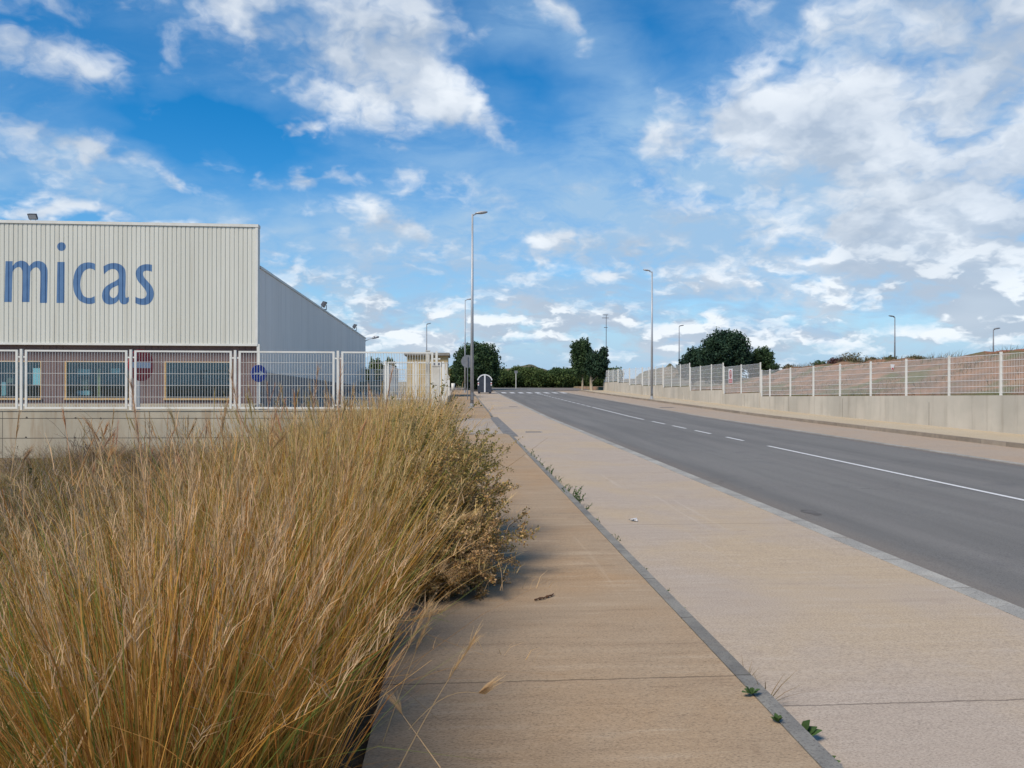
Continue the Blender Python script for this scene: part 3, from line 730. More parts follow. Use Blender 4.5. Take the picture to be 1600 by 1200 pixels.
for a, b_, _ in wins:
    x0, x1 = wx(a), wx(b_); fw = .07
    w = MB().box(x0, x0 + fw, YG - .03, YG + .12, zw0, zw1).box(x1 - .04, x1, YG - .02, YG + .12, zw0, zw1).box(x0 + fw, x1 - .04, YG - .02, YG + .12, zw1 - .05, zw1).box(x0 - .03, x1 + .02, YG - .08, YG + .12, zw0 - .09, zw0 - .001)
    w = w.build('window', M['wood'], fac)
    MB().box(x0 + fw, x1 - .04, YG + .04, YG + .05, zw0, zw1 - .05).build('pane', M['glass'], w)
# things in the shop windows
def inwin(px0, px1, py0, py1, Y, name, mat, label, cat, dep=.3):
    a, b_ = onY(px0, py0, Y), onY(px1, py1, Y)
    o = MB().box(a.x, b_.x, Y, Y + dep, min(a.z, b_.z), max(a.z, b_.z)).build(name, mat); tag(o, label, cat); return o
inwin(51, 64, 577, 603, YG + .10, 'poster', M['poster'], 'pale poster inside the right side of the leftmost window', 'poster', .01)
inwin(121, 141, 578, 587, YG + .8, 'poster', M['poster'], 'pale poster high inside the middle window, left one', 'poster', .01)
inwin(173, 188, 577, 585, YG + .8, 'poster', M['poster'], 'pale poster high inside the middle window, right one', 'poster', .01)
inwin(152, 157, 577, 622, YG + .5, 'timber_board', M['wood'], 'upright light wooden board standing inside the middle window', 'board', .05)
inwin(127, 137, 594, 610, YG + .7, 'carton', M['box_card'], 'brown cardboard carton inside the middle window', 'box')
inwin(2, 9, 599, 620, YG + .7, 'carton', M['poster'], 'pale carton inside the leftmost window, left of the beige one', 'box')
inwin(10, 20, 592, 600, YG + .7, 'carton', M['box_card'], 'small beige carton on top inside the leftmost window', 'box')
inwin(120, 140, 612, 619, YG + .6, 'tray', M['poster'], 'low pale tray inside the middle window under the carton', 'tray')
# low pale kerb in front of the brown wall
o = MB().box(xl, xc + .3, YB0 - 1.6, YB0 + .1, .1, .72).build('front_step', M['wall_left'], fac)

# ---- lettering
def cr(pts, n=5):
    out = []; N_ = len(pts)
    for i in range(N_):
        p0, p1, p2, p3 = [Vector(pts[(i + k) % N_][:2]) for k in (-1, 0, 1, 2)]
        sharp1 = len(pts[i]) > 2; sharp2 = len(pts[(i + 1) % N_]) > 2
        if sharp1 and sharp2: out.append(p1); continue
        m1 = Vector((0, 0)) if sharp1 else (p2 - p0) * .5
        m2 = Vector((0, 0)) if sharp2 else (p3 - p1) * .5
        if sharp1: m1 = (p2 - p1) * .5
        if sharp2: m2 = (p2 - p1) * .5
        for k in range(n):
            t = k / n; t2, t3 = t * t, t * t * t
            out.append(p1 * (2 * t3 - 3 * t2 + 1) + m1 * (t3 - 2 * t2 + t) + p2 * (-2 * t3 + 3 * t2) + m2 * (t3 - t2))
    return out
S = 1
G = {
 'm': [[(25, 695, S), (33, 440, S), (77, 440, S), (76, 470, S), (100, 446), (132, 437), (162, 446), (181, 470, S), (206, 446), (238, 438), (272, 449), (291, 478), (296, 525), (292, 700, S), (248, 700, S),
        (251, 530), (246, 495), (230, 479), (210, 482), (192, 500), (187, 530), (183, 695, S), (136, 695, S), (139, 525), (134, 490), (119, 476), (98, 482), (80, 500), (76, 530), (72, 695, S)]],
 'i': [[(357, 444, S), (402, 444, S), (399, 700, S), (352, 700, S)]],
 'dot': [[(382 + 27 * math.cos(t * math.pi / 8), 348 + 27 * math.sin(t * math.pi / 8)) for t in range(16)]],
 'c': [[(592, 455, S), (570, 448), (540, 447), (505, 458), (475, 490), (458, 540), (455, 590), (465, 640), (490, 680), (520, 698), (550, 706), (575, 705), (592, 698, S), (590, 657, S), (568, 667), (545, 667), (520, 654), (505, 622), (500, 580), (508, 530), (525, 500), (550, 486), (575, 487), (592, 497, S)]],
 'a': [[(645, 470, S), (680, 454), (715, 450), (750, 459), (775, 482), (784, 520), (782, 640), (787, 666), (804, 660, S), (803, 690), (785, 706), (765, 707), (750, 695), (743, 676, S), (725, 697), (700, 707), (675, 708), (650, 695), (637, 665), (640, 630), (655, 602), (685, 580), (715, 565), (738, 548), (741, 530), (735, 505), (718, 490), (695, 488), (670, 500), (648, 520, S)],
       [(738, 588, S), (720, 596), (700, 606), (686, 622), (683, 645), (693, 663), (710, 668), (728, 655), (738, 630)]],
 's': [[(948, 460, S), (925, 457), (900, 458), (870, 470), (850, 495), (847, 525), (860, 560), (885, 590), (908, 620), (915, 645), (905, 665), (885, 672), (862, 668), (845, 660, S), (845, 700, S), (870, 709), (900, 711), (930, 703), (952, 678), (960, 640), (950, 600), (925, 568), (900, 540), (892, 515), (900, 500), (920, 497), (948, 503, S)]],
}
for ch, loops in G.items():
    L = []
    for lp in loops:
        pts = cr(lp) if ch != 'i' else [Vector(p_[:2]) for p_ in lp]
        L.append([Vector((onY(a.x / 4, 300 + a.y / 4, YB0).x, onY(a.x / 4, 300 + a.y / 4, YB0).z, 0)) for a in pts])
    tris = tessellate_polygon(L); flat = [v for l in L for v in l]
    bm = bmesh.new(); bv = [bm.verts.new((v.x, YB0, v.y)) for v in flat]
    for t in tris:
        try: bm.faces.new([bv[i] for i in t])
        except Exception: pass
    x0 = min(v.x for v in flat); x1 = max(v.x for v in flat)
    k0 = int((x0 - xl) / PITCH) - 1; k1 = int((x1 - xl) / PITCH) + 2
    for k in range(k0, k1):
        for t in (0, .72, .80, .92):
            bmesh.ops.bisect_plane(bm, geom=bm.verts[:] + bm.edges[:] + bm.faces[:], plane_co=(xl + (k + t) * PITCH, 0, 0), plane_no=(1, 0, 0))
    for v in bm.verts: v.co.y = YB0 - rib_depth(v.co.x, xl) - .004
    me = bpy.data.meshes.new('letter'); bmesh.ops.recalc_face_normals(bm, faces=bm.faces); bm.to_mesh(me); bm.free()
    me.materials.append(M['blue_letter'])
    o = bpy.data.objects.new('letter' if ch != 'dot' else 'letter_dot', me); COL.objects.link(o); o.parent = fac; o.matrix_parent_inverse = Matrix.Translation(-fac.location)

# ---- floodlights
def floodlight(base, label, ang, s=1.0):
    o = empty('floodlight', base, label, 'floodlight', 'floodlights on the factory roof')
    b0 = Vector(base)
    MB().tube(b0 + Vector((-.15, 0, 0)) * s, b0 + Vector((-.15, 0, .30)) * s, .025 * s).tube(b0 + Vector((.15, 0, 0)) * s, b0 + Vector((.15, 0, .30)) * s, .025 * s).tube(b0 + Vector((-.17, 0, .02)) * s, b0 + Vector((.17, 0, .02)) * s, .03 * s).build('bracket', M['galv_dark'], o)
    mb = MB(); mb.add([(-.28, -.08, -.2), (.28, -.08, -.2), (.22, .12, -.14), (-.22, .12, -.14), (-.28, -.08, .2), (.28, -.08, .2), (.22, .12, .14), (-.22, .12, .14)],
                      [(0, 3, 2, 1), (4, 5, 6, 7), (0, 1, 5, 4), (1, 2, 6, 5), (2, 3, 7, 6), (3, 0, 4, 7)])
    rot = Matrix.Rotation(ang[1], 3, 'Z') @ Matrix.Rotation(ang[0], 3, 'X')
    tr = lambda v: tuple(b0 + (rot @ Vector(v)) * s + Vector((0, 0, .36)) * s)
    mb.v = [tr(v) for v in mb.v]; mb.build('housing', M['black_plastic'], o)
    l = MB().box(-.23, .23, -.092, -.081, -.15, .15); l.v = [tr(v) for v in l.v]; l.build('lens', M['lens'], o)
c = onY(51, 347.5, YB0 + .3); floodlight((c.x, YB0 + .3, z_top + .09), 'black floodlight on top of the facade above the letter m', (R(35), 0), .75)
c = onX(506, 489, xc); floodlight((xc, c.y, zr0 + (zr1 - zr0) * (c.y - YB0) / (YE - YB0) + .1), 'dark floodlight on the sloping roof edge, the nearer of two', (R(30), R(90)), 1.15)
c = onX(554, 522, xc); floodlight((xc, c.y, zr0 + (zr1 - zr0) * (c.y - YB0) / (YE - YB0) + .1), 'dark floodlight on the sloping roof edge, the farther of two', (R(30), R(90)), 1.15)
wl = empty('wall_lamp', (xc, YE - .2, zr1 - .3), 'grey street lamp head on a short arm at the far end of the factory roof', 'lamp')
e0 = Vector((xc, YE - .2, zr1 - .25))
MB().path([e0, e0 + Vector((.5, 0, .25)), e0 + Vector((.75, 0, .3))], [.04, .035, .03]).build('arm', M['galv'], wl)
hd = MB(); hd.tube(e0 + Vector((.7, 0, .3)), e0 + Vector((1.0, 0, .42)), .08, .17, 10).tube(e0 + Vector((1.0, 0, .42)), e0 + Vector((1.45, 0, .45)), .17, .08, 10); hd.build('head', M['galv'], wl, smooth=True)

# ---------------------------------------------------------------- traffic signs in the yard
def disc(mb, c, r, nrm, th, n=28, off=0.0, sx=1.0):
    nrm = Vector(nrm).normalized(); u = Vector((0, 0, 1)).cross(nrm).normalized(); w = nrm.cross(u)
    c = Vector(c) + nrm * off; vs = []
    for k in (0, 1):
        for i in range(n):
            t = 2 * math.pi * i / n; vs.append(c + (u * math.cos(t) * sx + w * math.sin(t)) * r + nrm * th * k)
    mb.add(vs, [tuple(range(n)), tuple(reversed(range(n, 2 * n)))] + [(i, n + i, n + (i + 1) % n, (i + 1) % n) for i in range(n)]); return mb
def plate(mb, c, nrm, uv, th, off):
    nrm = Vector(nrm).normalized(); u = Vector((0, 0, 1)).cross(nrm).normalized(); w = nrm.cross(u); c = Vector(c) + nrm * off
    n = len(uv); vs = [c + u * a + w * b_ + nrm * th * k for k in (0, 1) for a, b_ in uv]
    mb.add(vs, [tuple(range(n)), tuple(reversed(range(n, 2 * n)))] + [(i, n + i, n + (i + 1) % n, (i + 1) % n) for i in range(n)]); return mb
YSg = 23.4
c = onY(220, 572, YSg); n1_ = (-math.cos(R(24)) * 1.0, -math.sin(R(24)), 0)
ne = empty('road_sign', (c.x, YSg, .2), 'red no entry sign with white bar turned edgewise behind the fence', 'road sign')
disc(MB(), c, .48, (.92, -.40, 0), .02).build('plate', M['red'], ne)
plate(MB(), c, (.92, -.40, 0), [(-.36, -.085), (.36, -.085), (.36, .085), (-.36, .085)], .004, .02).build('bar_mark', M['white_sign'], ne)
MB().box(c.x - .13, c.x - .05, YSg + .03, YSg + .09, .1, c.z + .3).build('post', M['galv'], ne)
c = onY(404, 584.5, 24.0)
bs = empty('road_sign', (c.x, 24, .2), 'round blue sign with a white arrow pointing right, by the factory corner', 'road sign')
nb = (.72, -.70, 0)
disc(MB(), c, .27, nb, .02).build('plate', M['blue_sign'], bs)
plate(MB(), c, nb, [(-.17, -.025), (.03, -.025), (.03, -.09), (.19, 0), (.03, .09), (.03, .025), (-.17, .025)], .004, .02).build('arrow', M['white_sign'], bs)
MB().box(c.x - .06, c.x - .01, 24.02, 24.07, .1, c.z + .2).build('post', M['galv'], bs)

# ---------------------------------------------------------------- lamp posts
def lamp_post(x, y, h, label, r=.09, arm=.40, head=True, adir=1, name='street_lamp', mat=None, z=None, hs_=1.0):
    z = (zr(y) + .12) if z is None else z
    o = empty(name, (x, y, z), label, 'street lamp')
    mt = mat or M['galv']
    MB().tube((x, y, z), (x, y, z + h), r, r * .48, 14).build('pole', mt, o, smooth=True)
    MB().box(x - r * 2, x + r * 2, y - r * 2, y + r * 2, z, z + .025).tube((x, y, z + .02), (x, y, z + .25), r * 1.15, r * 1.12, 12).build('base_plate', mt, o)
    a = Vector((x, y, z + h - .05))
    if mat: arm = .12
    MB().path([a, a + Vector((.18 * adir, 0, .06)), a + Vector((arm * .6 * adir, 0, .10))], [r * .48, .03, .028], 8).build('arm', mt, o)
    b0 = a + Vector((arm * .35 * adir, 0, .08)); mb = MB()
    # flattened lamp head
    n = 12; rings = [(0, .05, .03), (.12, .10, .06), (.35, .15, .085), (.58, .13, .07), (.70, .05, .03)]
    vs = []
    for t, wy, wz in rings:
        for i in range(n):
            an = 2 * math.pi * i / n; vs.append((b0.x + t * adir * hs_, b0.y + math.cos(an) * wy * hs_, b0.z + .03 + t * .12 + math.sin(an) * wz * hs_))
    fs = [(k * n + i, k * n + (i + 1) % n, (k + 1) * n + (i + 1) % n, (k + 1) * n + i) for k in range(len(rings) - 1) for i in range(n)]
    fs += [tuple(range(n)), tuple(range((len(rings) - 1) * n, len(rings) * n))]
    mb.add(vs, fs).build('lamp_head', M['galv_dark'] if mat else M['galv'], o, smooth=True)
    if z < 2 and h > 8:
        MB().box(x - r * .6, x + r * .6, y - r * 1.05, y - r * .8, z + .45, z + .85).build('service_door', M['galv_dark'], o)
    return o
p1 = onY(737.5, 620, 42); lamp_post(p1.x, 42, 10.75, 'tallest grey lamp post, standing on the left sidewalk', .105)
p2 = onY(726.5, 600, 76); lamp_post(p2.x, 76, 9.3, 'thin grey lamp post behind the round sign on the left sidewalk', .085)
p3 = onY(1018.5, 620, 56.8); lamp_post(p3.x, 56.8, 9.75, 'grey lamp post on the far sidewalk in front of the right wall', .10, adir=-1, hs_=.8)
def far_lamp(px, ytop, Y, ybase, label, adir=1, r=.09, hs_=1.0):
    a = onY(px, ytop, Y); z0 = onY(px, ybase, Y).z
    return lamp_post(a.x, Y, a.z - z0, label, r, adir=adir, z=z0, mat=M['galv_dark'], hs_=hs_)
far_lamp(666.5, 507, 95, 606, 'distant dark lamp post rising behind the ochre hut', hs_=.7)
far_lamp(1061, 509, 105, 590, 'distant dark lamp post left of the big tree behind the right fence', hs_=.9)
far_lamp(1398, 494, 75, 580, 'distant lamp post rising above the earth bank', adir=-1, hs_=.9)
far_lamp(1552, 513, 70, 570, 'distant dark lamp post at the right edge above the red earth', hs_=.9)
far_lamp(1015, 540, 130, 606, 'tiny faraway lamp post just left of the lamp on the far sidewalk', hs_=1.2) if False else None
# antenna mast
a = onY(947, 491, 98); mast = empty('antenna_mast', (a.x, 98, 1), 'tall thin mast with cross pieces behind the pair of trees', 'mast')
MB().tube((a.x, 98, 1), (a.x, 98, a.z), .07, .04).build('pole', M['galv_dark'], mast)
for k, (dz, L_) in enumerate(((.05, .4), (.45, .55), (1.7, .3))):
    MB().tube((a.x - L_, 98, a.z - dz), (a.x + L_ * .6, 98, a.z - dz), .045).build('cross_arm', M['galv_dark'], mast)
# round sign from the back
c = onY(730.5, 564.8, 55.5); z0 = zr(55.5) + .12
rs = empty('road_sign', (c.x, 55.5, z0), 'round road sign seen from its grey back, beside the tallest lamp post', 'road sign')
disc(MB(), c, .47, (0, 1, 0), .03).build('plate', M['galv_dark'], rs)
MB().tube((c.x, 55.46, z0), (c.x, 55.46, c.z + .35), .035, n=10).build('post', M['galv_dark'], rs)
# thin white post across the junction
c = onY(806.2, 582, 104)
ws = empty('road_sign', (c.x, 104, zr(104)), 'thin white signpost seen edge on across the junction', 'road sign')
MB().tube((c.x, 104, zr(104)), (c.x, 104, c.z), .05, n=8).build('post', M['white_metal'], ws)
MB().box(c.x - .22, c.x + .22, 103.95, 104.0, c.z - .1, c.z + .25).build('plate', M['galv_dark'], ws)

# ---------------------------------------------------------------- refuse container
YC = 76.5; c = onY(757.5, 612, YC); cz = zr(YC)
bn = empty('waste_container', (c.x, YC, cz), 'dark blue igloo shaped waste container with white trim on the parking lane', 'container')
w = .70
prof = [(-w * .98, .12), (-w, .75), (-w * .88, .80), (-w * .88, 1.25)] + [(-w * .88 * math.cos(t * math.pi / 12) if True else 0, 1.25 + .55 * math.sin(t * math.pi / 12)) for t in range(1, 12)] + [(w * .88, 1.25), (w * .88, .80), (w, .75), (w * .98, .12)]
MB().prism([(c.x + a, cz + b_) for a, b_ in prof], 1.2, 'y', YC).build('body', M['black_plastic'], bn, bevel=.015)
ar = MB(); nA = 14
for i in range(nA):
    t0 = math.pi * (.06 + .88 * i / nA); t1 = math.pi * (.06 + .88 * (i + 1) / nA)
    P = lambda t, r: (c.x - math.cos(t) * (w * .97) * r, cz + 1.23 + math.sin(t) * .64 * r)
    a0_, b0_, a1_, b1_ = P(t0, 1.0), P(t0, 1.16), P(t1, 1.0), P(t1, 1.16)
    ar.prism([a0_, a1_, b1_, b0_], .16, 'y', YC - .02)
ar.build('lid_rim', M['white_plastic'], bn)
MB().box(c.x - .075, c.x + .075, YC - .05, YC - .022, cz + .15, cz + 1.93).build('centre_band', M['white_plastic'], bn)
for s in (-1, 1):
    MB().box(c.x + s * w * .93 - .06, c.x + s * w * .93 + .06, YC - .02, YC + .1, cz + .82, cz + 1.18).build('reflector', M['white_plastic'], bn)
    MB().box(c.x + s * w * .93 - .062, c.x + s * w * .93 + .062, YC - .025, YC - .018, cz + .96, cz + 1.05).build('reflector_stripe', M['red'], bn)
    MB().box(c.x + s * .55 - .1, c.x + s * .55 + .1, YC + .1, YC + 1.1, cz, cz + .13).build('foot', M['black_plastic'], bn)
# small pale litter bin and things near the big tree
c = onY(708, 598, 80); lb = empty('litter_bin', (c.x, 80, zr(80)), 'small pale green bollard like bin at the end of the left sidewalk', 'bin')
MB().tube((c.x, 80, zr(80) + .2), (c.x, 80, zr(80) + 1.0), .17, .2, 14).build('drum', M['trim'], lb, smooth=True)
MB().tube((c.x, 80, zr(80)), (c.x, 80, zr(80) + .2), .06, n=8).build('leg', M['galv_dark'], lb)

# ---------------------------------------------------------------- right boundary wall and mesh fence
rw = empty('boundary_wall', (X_WALL, 40, .2), 'long pale grey concrete wall stepping up along the far sidewalk', 'wall')
def sec(px0, px1, t0, t1, b0, b1):
    """px range left to right, top and bottom y of the fence at both ends"""
    A = onX(px0, t0, X_WALL + .1); Bp = onX(px1, t1, X_WALL + .1); A2 = onX(px0, b0, X_WALL + .1); B2 = onX(px1, b1, X_WALL + .1)
    return (A.y, A.z, A2.z, Bp.y, Bp.z, B2.z)
secs = [sec(1190, 1600, 578, 547.5, 617, 613), sec(1131, 1189, 572.6, 566.4, 613.3, 611.3), sec(1078.5, 1130.5, 573.8, 567, 608.6, 607.3),
        sec(1036.5, 1078, 573.5, 567.2, 604, 602), sec(1004, 1036, 574.4, 571.2, 602, 600), sec(984, 1003.5, 575.4, 573.8, 600.8, 599.5), sec(966, 983.5, 576.6, 575, 597.2, 596.4), sec(944, 965.5, 578.5, 576.8, 596.5, 595.5)]
# extend the first section towards the camera
ya, za_, ba_, yb, zb_, bb_ = secs[0]
k = (7 - ya) / (yb - ya); secs[0] = (ya, za_, ba_, 7, za_ + (zb_ - za_) * k, ba_ + (bb_ - ba_) * k)
mf = empty('mesh_fence', (X_WALL + .1, 40, 1.3), 'pale welded mesh fence with white posts on the right concrete wall', 'fence')
wb = MB()
for si, (ya, ta, ba, yb, tb, bb) in enumerate(secs):
    # wall under this section: yb nearer, ya farther
    wb.add([(X_WALL, yb, -.3), (X_WALL + .2, yb, -.3), (X_WALL + .2, ya, -.3), (X_WALL, ya, -.3), (X_WALL, yb, bb - .05), (X_WALL + .2, yb, bb - .05), (X_WALL + .2, ya, ba - .05), (X_WALL, ya, ba - .05)],
           [(0, 3, 2, 1), (4, 5, 6, 7), (0, 1, 5, 4), (1, 2, 6, 5), (2, 3, 7, 6), (3, 0, 4, 7)])
    L_ = ya - yb
    if si == 0:
        yp = [onX(px, 600, X_WALL + .1).y for px in (1564, 1483, 1416, 1360.5, 1312.5, 1271, 1235, 1203)]
        st_ = yp[1] - yp[0]; yp = [yp[0] - st_ * k for k in range(6, 0, -1) if yp[0] - st_ * k > 7] + yp
        yp = [y for y in yp if y < ya - .5] + [ya]
    else:
        n = max(1, round(L_ / 2.5)); yp = [yb + .08] + [yb + L_ * i / n for i in range(1, n)] + [ya - .02]
    f = lambda y: (ta + (tb - ta) * (y - ya) / (yb - ya), ba + (bb - ba) * (y - ya) / (yb - ya))
    xf = X_WALL + .1
    for i, y in enumerate(yp):
        t_, b_ = f(y)
        if i == len(yp) - 1 and si < len(secs) - 1 and si > 0: 
            pass
        MB().box(xf - .03, xf + .03, y - .03, y + .03, b_ - .3 if si else b_ - .06, t_ + .05).build('post', M['white_metal'], mf)
    for y0_, y1_ in zip(yp, yp[1:]):
        m = MB(); n = int((y1_ - y0_) / .07)
        for i in range(n + 1):
            y = y0_ + .04 + (y1_ - y0_ - .08) * i / n; t_, b_ = f(y)
            m.tube((xf, y, b_ + .02), (xf, y, t_ - .01), .0030, n=4, caps=False)
        for k in range(7):
            t0_, b0_ = f(y0_); t1_, b1_ = f(y1_); u = k / 6
            m.tube((xf - .012, y0_, b0_ + .04 + (t0_ - b0_ - .07) * u), (xf - .012, y1_, b1_ + .04 + (t1_ - b1_ - .07) * u), .006, n=4, caps=False)
        m.build('mesh_panel', M['wire'], mf)
wb.build('wall_body', M['wall_right'], rw)
jm = MB()
for y in (20, 26.3, 32.5, 38, 44, 50, 56.5, 63, 69, 76, 82): jm.box(X_WALL - .003, X_WALL + .01, y - .008, y + .008, 0, 1.1)
jm.build('joint', M['joint'], rw)
# signs on the mesh fence
def fence_sign(px0, px1, y0, y1, label):
    xf = X_WALL + .06
    A, Bq = onX(px0, y0, xf), onX(px1, y1, xf)
    ya, yb = A.y, Bq.y; zt_ = A.z; zb_ = Bq.z; h = zt_ - zb_; w_ = abs(ya - yb); ym = (ya + yb) / 2
    o = empty('warning_sign', (xf, ym, zb_), label, 'sign')
    MB().box(xf - .01, xf, ym - w_ / 2, ym + w_ / 2, zb_, zt_).build('board', M['white_sign'], o)
    cc_ = Vector((xf - .011, ym, zb_ + h * .64)); r = min(w_ * .40, h * .24)
    ringm = MB(); n = 24
    for i in range(n):
        t0, t1 = 2 * math.pi * i / n, 2 * math.pi * (i + 1) / n
        q_ = [(math.cos(t0) * r, math.sin(t0) * r * 1.15), (math.cos(t1) * r, math.sin(t1) * r * 1.15), (math.cos(t1) * r * .72, math.sin(t1) * r * .85), (math.cos(t0) * r * .72, math.sin(t0) * r * .85)]
        plate(ringm, cc_, (-1, 0, 0), q_, .003, 0)
    plate(ringm, cc_, (-1, 0, 0), [(-r * .62, r * .50), (-r * .48, r * .64), (r * .62, -r * .50), (r * .48, -r * .64)], .006, 0)
    ringm.build('prohibition_ring', M['red'], o)
    fig = MB(); plate(fig, cc_, (-1, 0, 0), [(-.05, -.16), (.05, -.16), (.07, .05), (-.07, .05)], .002, 0); disc(fig, cc_ + Vector((0, 0, .11)), .04, (-1, 0, 0), .002, 12)
    fig.build('figure', M['joint'], o)
    MB().box(xf - .014, xf - .01, ym - w_ * .42, ym + w_ * .42, zb_ + h * .05, zb_ + h * .32).build('text_band', M['red'], o)
    tx = MB()
    for k in range(2):
        y_ = ym - w_ * .34
        while y_ < ym + w_ * .32:
            l_ = random.uniform(.03, .08); tx.box(xf - .016, xf - .0141, y_, y_ + l_, zb_ + h * (.10 + .11 * k), zb_ + h * (.16 + .11 * k)); y_ += l_ + .03
    tx.build('text_lines', M['white_sign'], o)
fence_sign(1138.5, 1144.8, 575.5, 598.5, 'white and red prohibition sign on the stepped part of the mesh fence')
xf = X_WALL + .06; A = onX(1391.5, 567.5, xf); Bq = onX(1398, 577.5, xf)
sm2 = empty('notice', (xf, A.y, Bq.z), 'small faded white and red notice near the top of the mesh fence', 'sign')
MB().prism([(A.y, A.z), (Bq.y, A.z - .02), (Bq.y + .08, Bq.z + .06), (Bq.y + .16, Bq.z), (A.y - .05, Bq.z + .10)], .008, 'x', xf - .008).build('sheet', M['white_sign'], sm2)
MB().box(xf - .012, xf - .0085, Bq.y + .08, A.y - .10, Bq.z + .04, Bq.z + .11).build('red_mark', M['red'], sm2)

# ---------------------------------------------------------------- foliage
def leaf_cloud(pts, size, rngl, flat=.5):
    """pts: N x 3 centres -> small bent quads"""
    n = len(pts); a = rngl.normal(size=(n, 3)); a /= np.linalg.norm(a, axis=1)[:, None]
    b = rngl.normal(size=(n, 3)); b -= (a * b).sum(1)[:, None] * a; b /= np.linalg.norm(b, axis=1)[:, None]
    s = size * rngl.uniform(.6, 1.4, (n, 1))
    v = np.stack([pts - a * s, pts - b * s * flat, pts + a * s, pts + b * s * flat], 1).reshape(-1, 3)
    return v
def quads_object(name, v, mat, parent=None, col=None):
    n = len(v) // 4
    me = bpy.data.meshes.new(name); me.vertices.add(len(v)); me.vertices.foreach_set('co', v.astype(np.float32).ravel())
    me.loops.add(4 * n); me.loops.foreach_set('vertex_index', np.arange(4 * n, dtype=np.int32))
    me.polygons.add(n); me.polygons.foreach_set('loop_start', np.arange(0, 4 * n, 4, dtype=np.int32))
    me.update(calc_edges=True); me.validate()
    if col is not None:
        at = me.attributes.new('col', 'FLOAT_COLOR', 'POINT'); at.data.foreach_set('color', col.astype(np.float32).ravel())
    me.materials.append(mat)
    o = bpy.data.objects.new(name, me); COL.objects.link(o)
    if parent is not None: o.parent = parent
    return o
def crown_pts(lobes, n, rngl, hollow=.45, rough=.22):
    """lobes: (cx,cy,cz,rx,ry,rz)"""
    vol = np.array([l[3] * l[4] * l[5] for l in lobes]); vol = vol ** .8; vol /= vol.sum(); out = []
    for l, p_ in zip(lobes, vol):
        m = int(n * p_); d = rngl.normal(size=(m, 3)); d /= np.linalg.norm(d, axis=1)[:, None]
        ph = rngl.uniform(0, 6.28, 6)
        bump = 1 + rough * (np.sin(d[:, 0] * 5 + ph[0]) * np.sin(d[:, 1] * 6 + ph[1]) + .7 * np.sin(d[:, 2] * 9 + ph[2]) * np.sin(d[:, 0] * 8 + ph[3]) + .4 * np.sin(d[:, 1] * 17 + ph[4]) * np.sin(d[:, 2] * 15 + ph[5]))
        r = rngl.uniform(hollow ** 3, 1, m) ** (1 / 3) * bump
        out.append(np.array(l[:3]) + d * r[:, None] * np.array(l[3:6]))
    return np.concatenate(out)
def tree(loc, h, lobes, n, size, mat, label, name='tree', cat='tree', group=None, trunk_r=.15, stems=None, seed=1, rough=.22):
    rl = np.random.default_rng(seed)
    o = empty(name, loc, label, cat, group)
    tr = MB(); base = Vector((0, 0, -.15))
    for (tx, ty) in (stems or [(0, 0)]):
        top = Vector((tx * 1.3, ty * 1.3, h * .75)); b0 = Vector((tx, ty, -.15))
        mid = b0.lerp(top, .45) + Vector((rl.uniform(-.1, .1), rl.uniform(-.1, .1), 0))
        tr.path([b0, mid, top], [trunk_r, trunk_r * .7, trunk_r * .25])
    for l in lobes:
        st_ = Vector((0, 0, max(.3, min(h * .4, l[2] * .5)))); tr.tube(st_, Vector(l[:3]), trunk_r * .5, trunk_r * .12, 6)
    t = tr.build('trunk', M['bark_pale'] if 'pair' in label else M['bark']); t.parent = o
    cr_ = quads_object('crown', leaf_cloud(crown_pts(lobes, n, rl, rough=rough), size, rl), mat, o)
    return o
# big tree at the end of the left sidewalk
def px_lobes(items, Y, zoff, x0, seed=0):
    """lobes given as (px, py, rpx, rpy) on the plane Y, made local to (x0, Y, zoff)"""
    r = random.Random(seed); out = []
    for (px, py, rx, ry) in items:
        c = onY(px, py, Y); k = Y / F * 1.0
        out.append((c.x - x0, r.uniform(-.35, .35) * rx * k, c.z - zoff, rx * k, max(rx, ry) * k * .9, ry * k))
    return out
Y = 96; zb0_ = zr(110) - .1; c = onY(744, 600, Y)
tree((c.x, Y, zb0_), 5.5, px_lobes([(745, 575, 33, 30), (727, 560, 17, 20), (762, 556, 17, 19), (745, 552, 22, 17), (756, 586, 23, 20), (732, 587, 22, 20), (771, 568, 9, 16), (716, 575, 9, 16)], Y, zb0_, c.x, 3), 26000, .14, M['leaf_dark'],
     'big round dark green tree behind the tallest lamp post at the street end', trunk_r=.2, seed=4)
# pair of trees on the far pavement corner
Y = 88; c = onY(910, 600, Y)
tree((c.x, Y, zr(88) + .1), 4.2, px_lobes([(906, 578, 13, 12), (901, 547, 9, 14), (913, 545, 10, 16), (905, 563, 12, 14), (917, 566, 12, 16)], Y, zr(88) + .1, c.x, 5), 12000, .12, M['leaf_dark'],
     'left dark tree of the pair on the corner, with a slim pale trunk', trunk_r=.13, seed=6, rough=.3)
c = onY(924, 600, Y - .5)
tree((c.x, Y - .5, zr(88) + .1), 4.0, px_lobes([(928, 575, 15, 14), (938, 568, 12, 16), (943, 552, 7, 10), (925, 560, 11, 12), (940, 582, 9, 10)], Y - .5, zr(88) + .1, c.x, 7), 13000, .12, M['leaf_pine'],
     'right dark tree of the pair on the corner, with a thicker trunk', trunk_r=.20, seed=8, rough=.28)
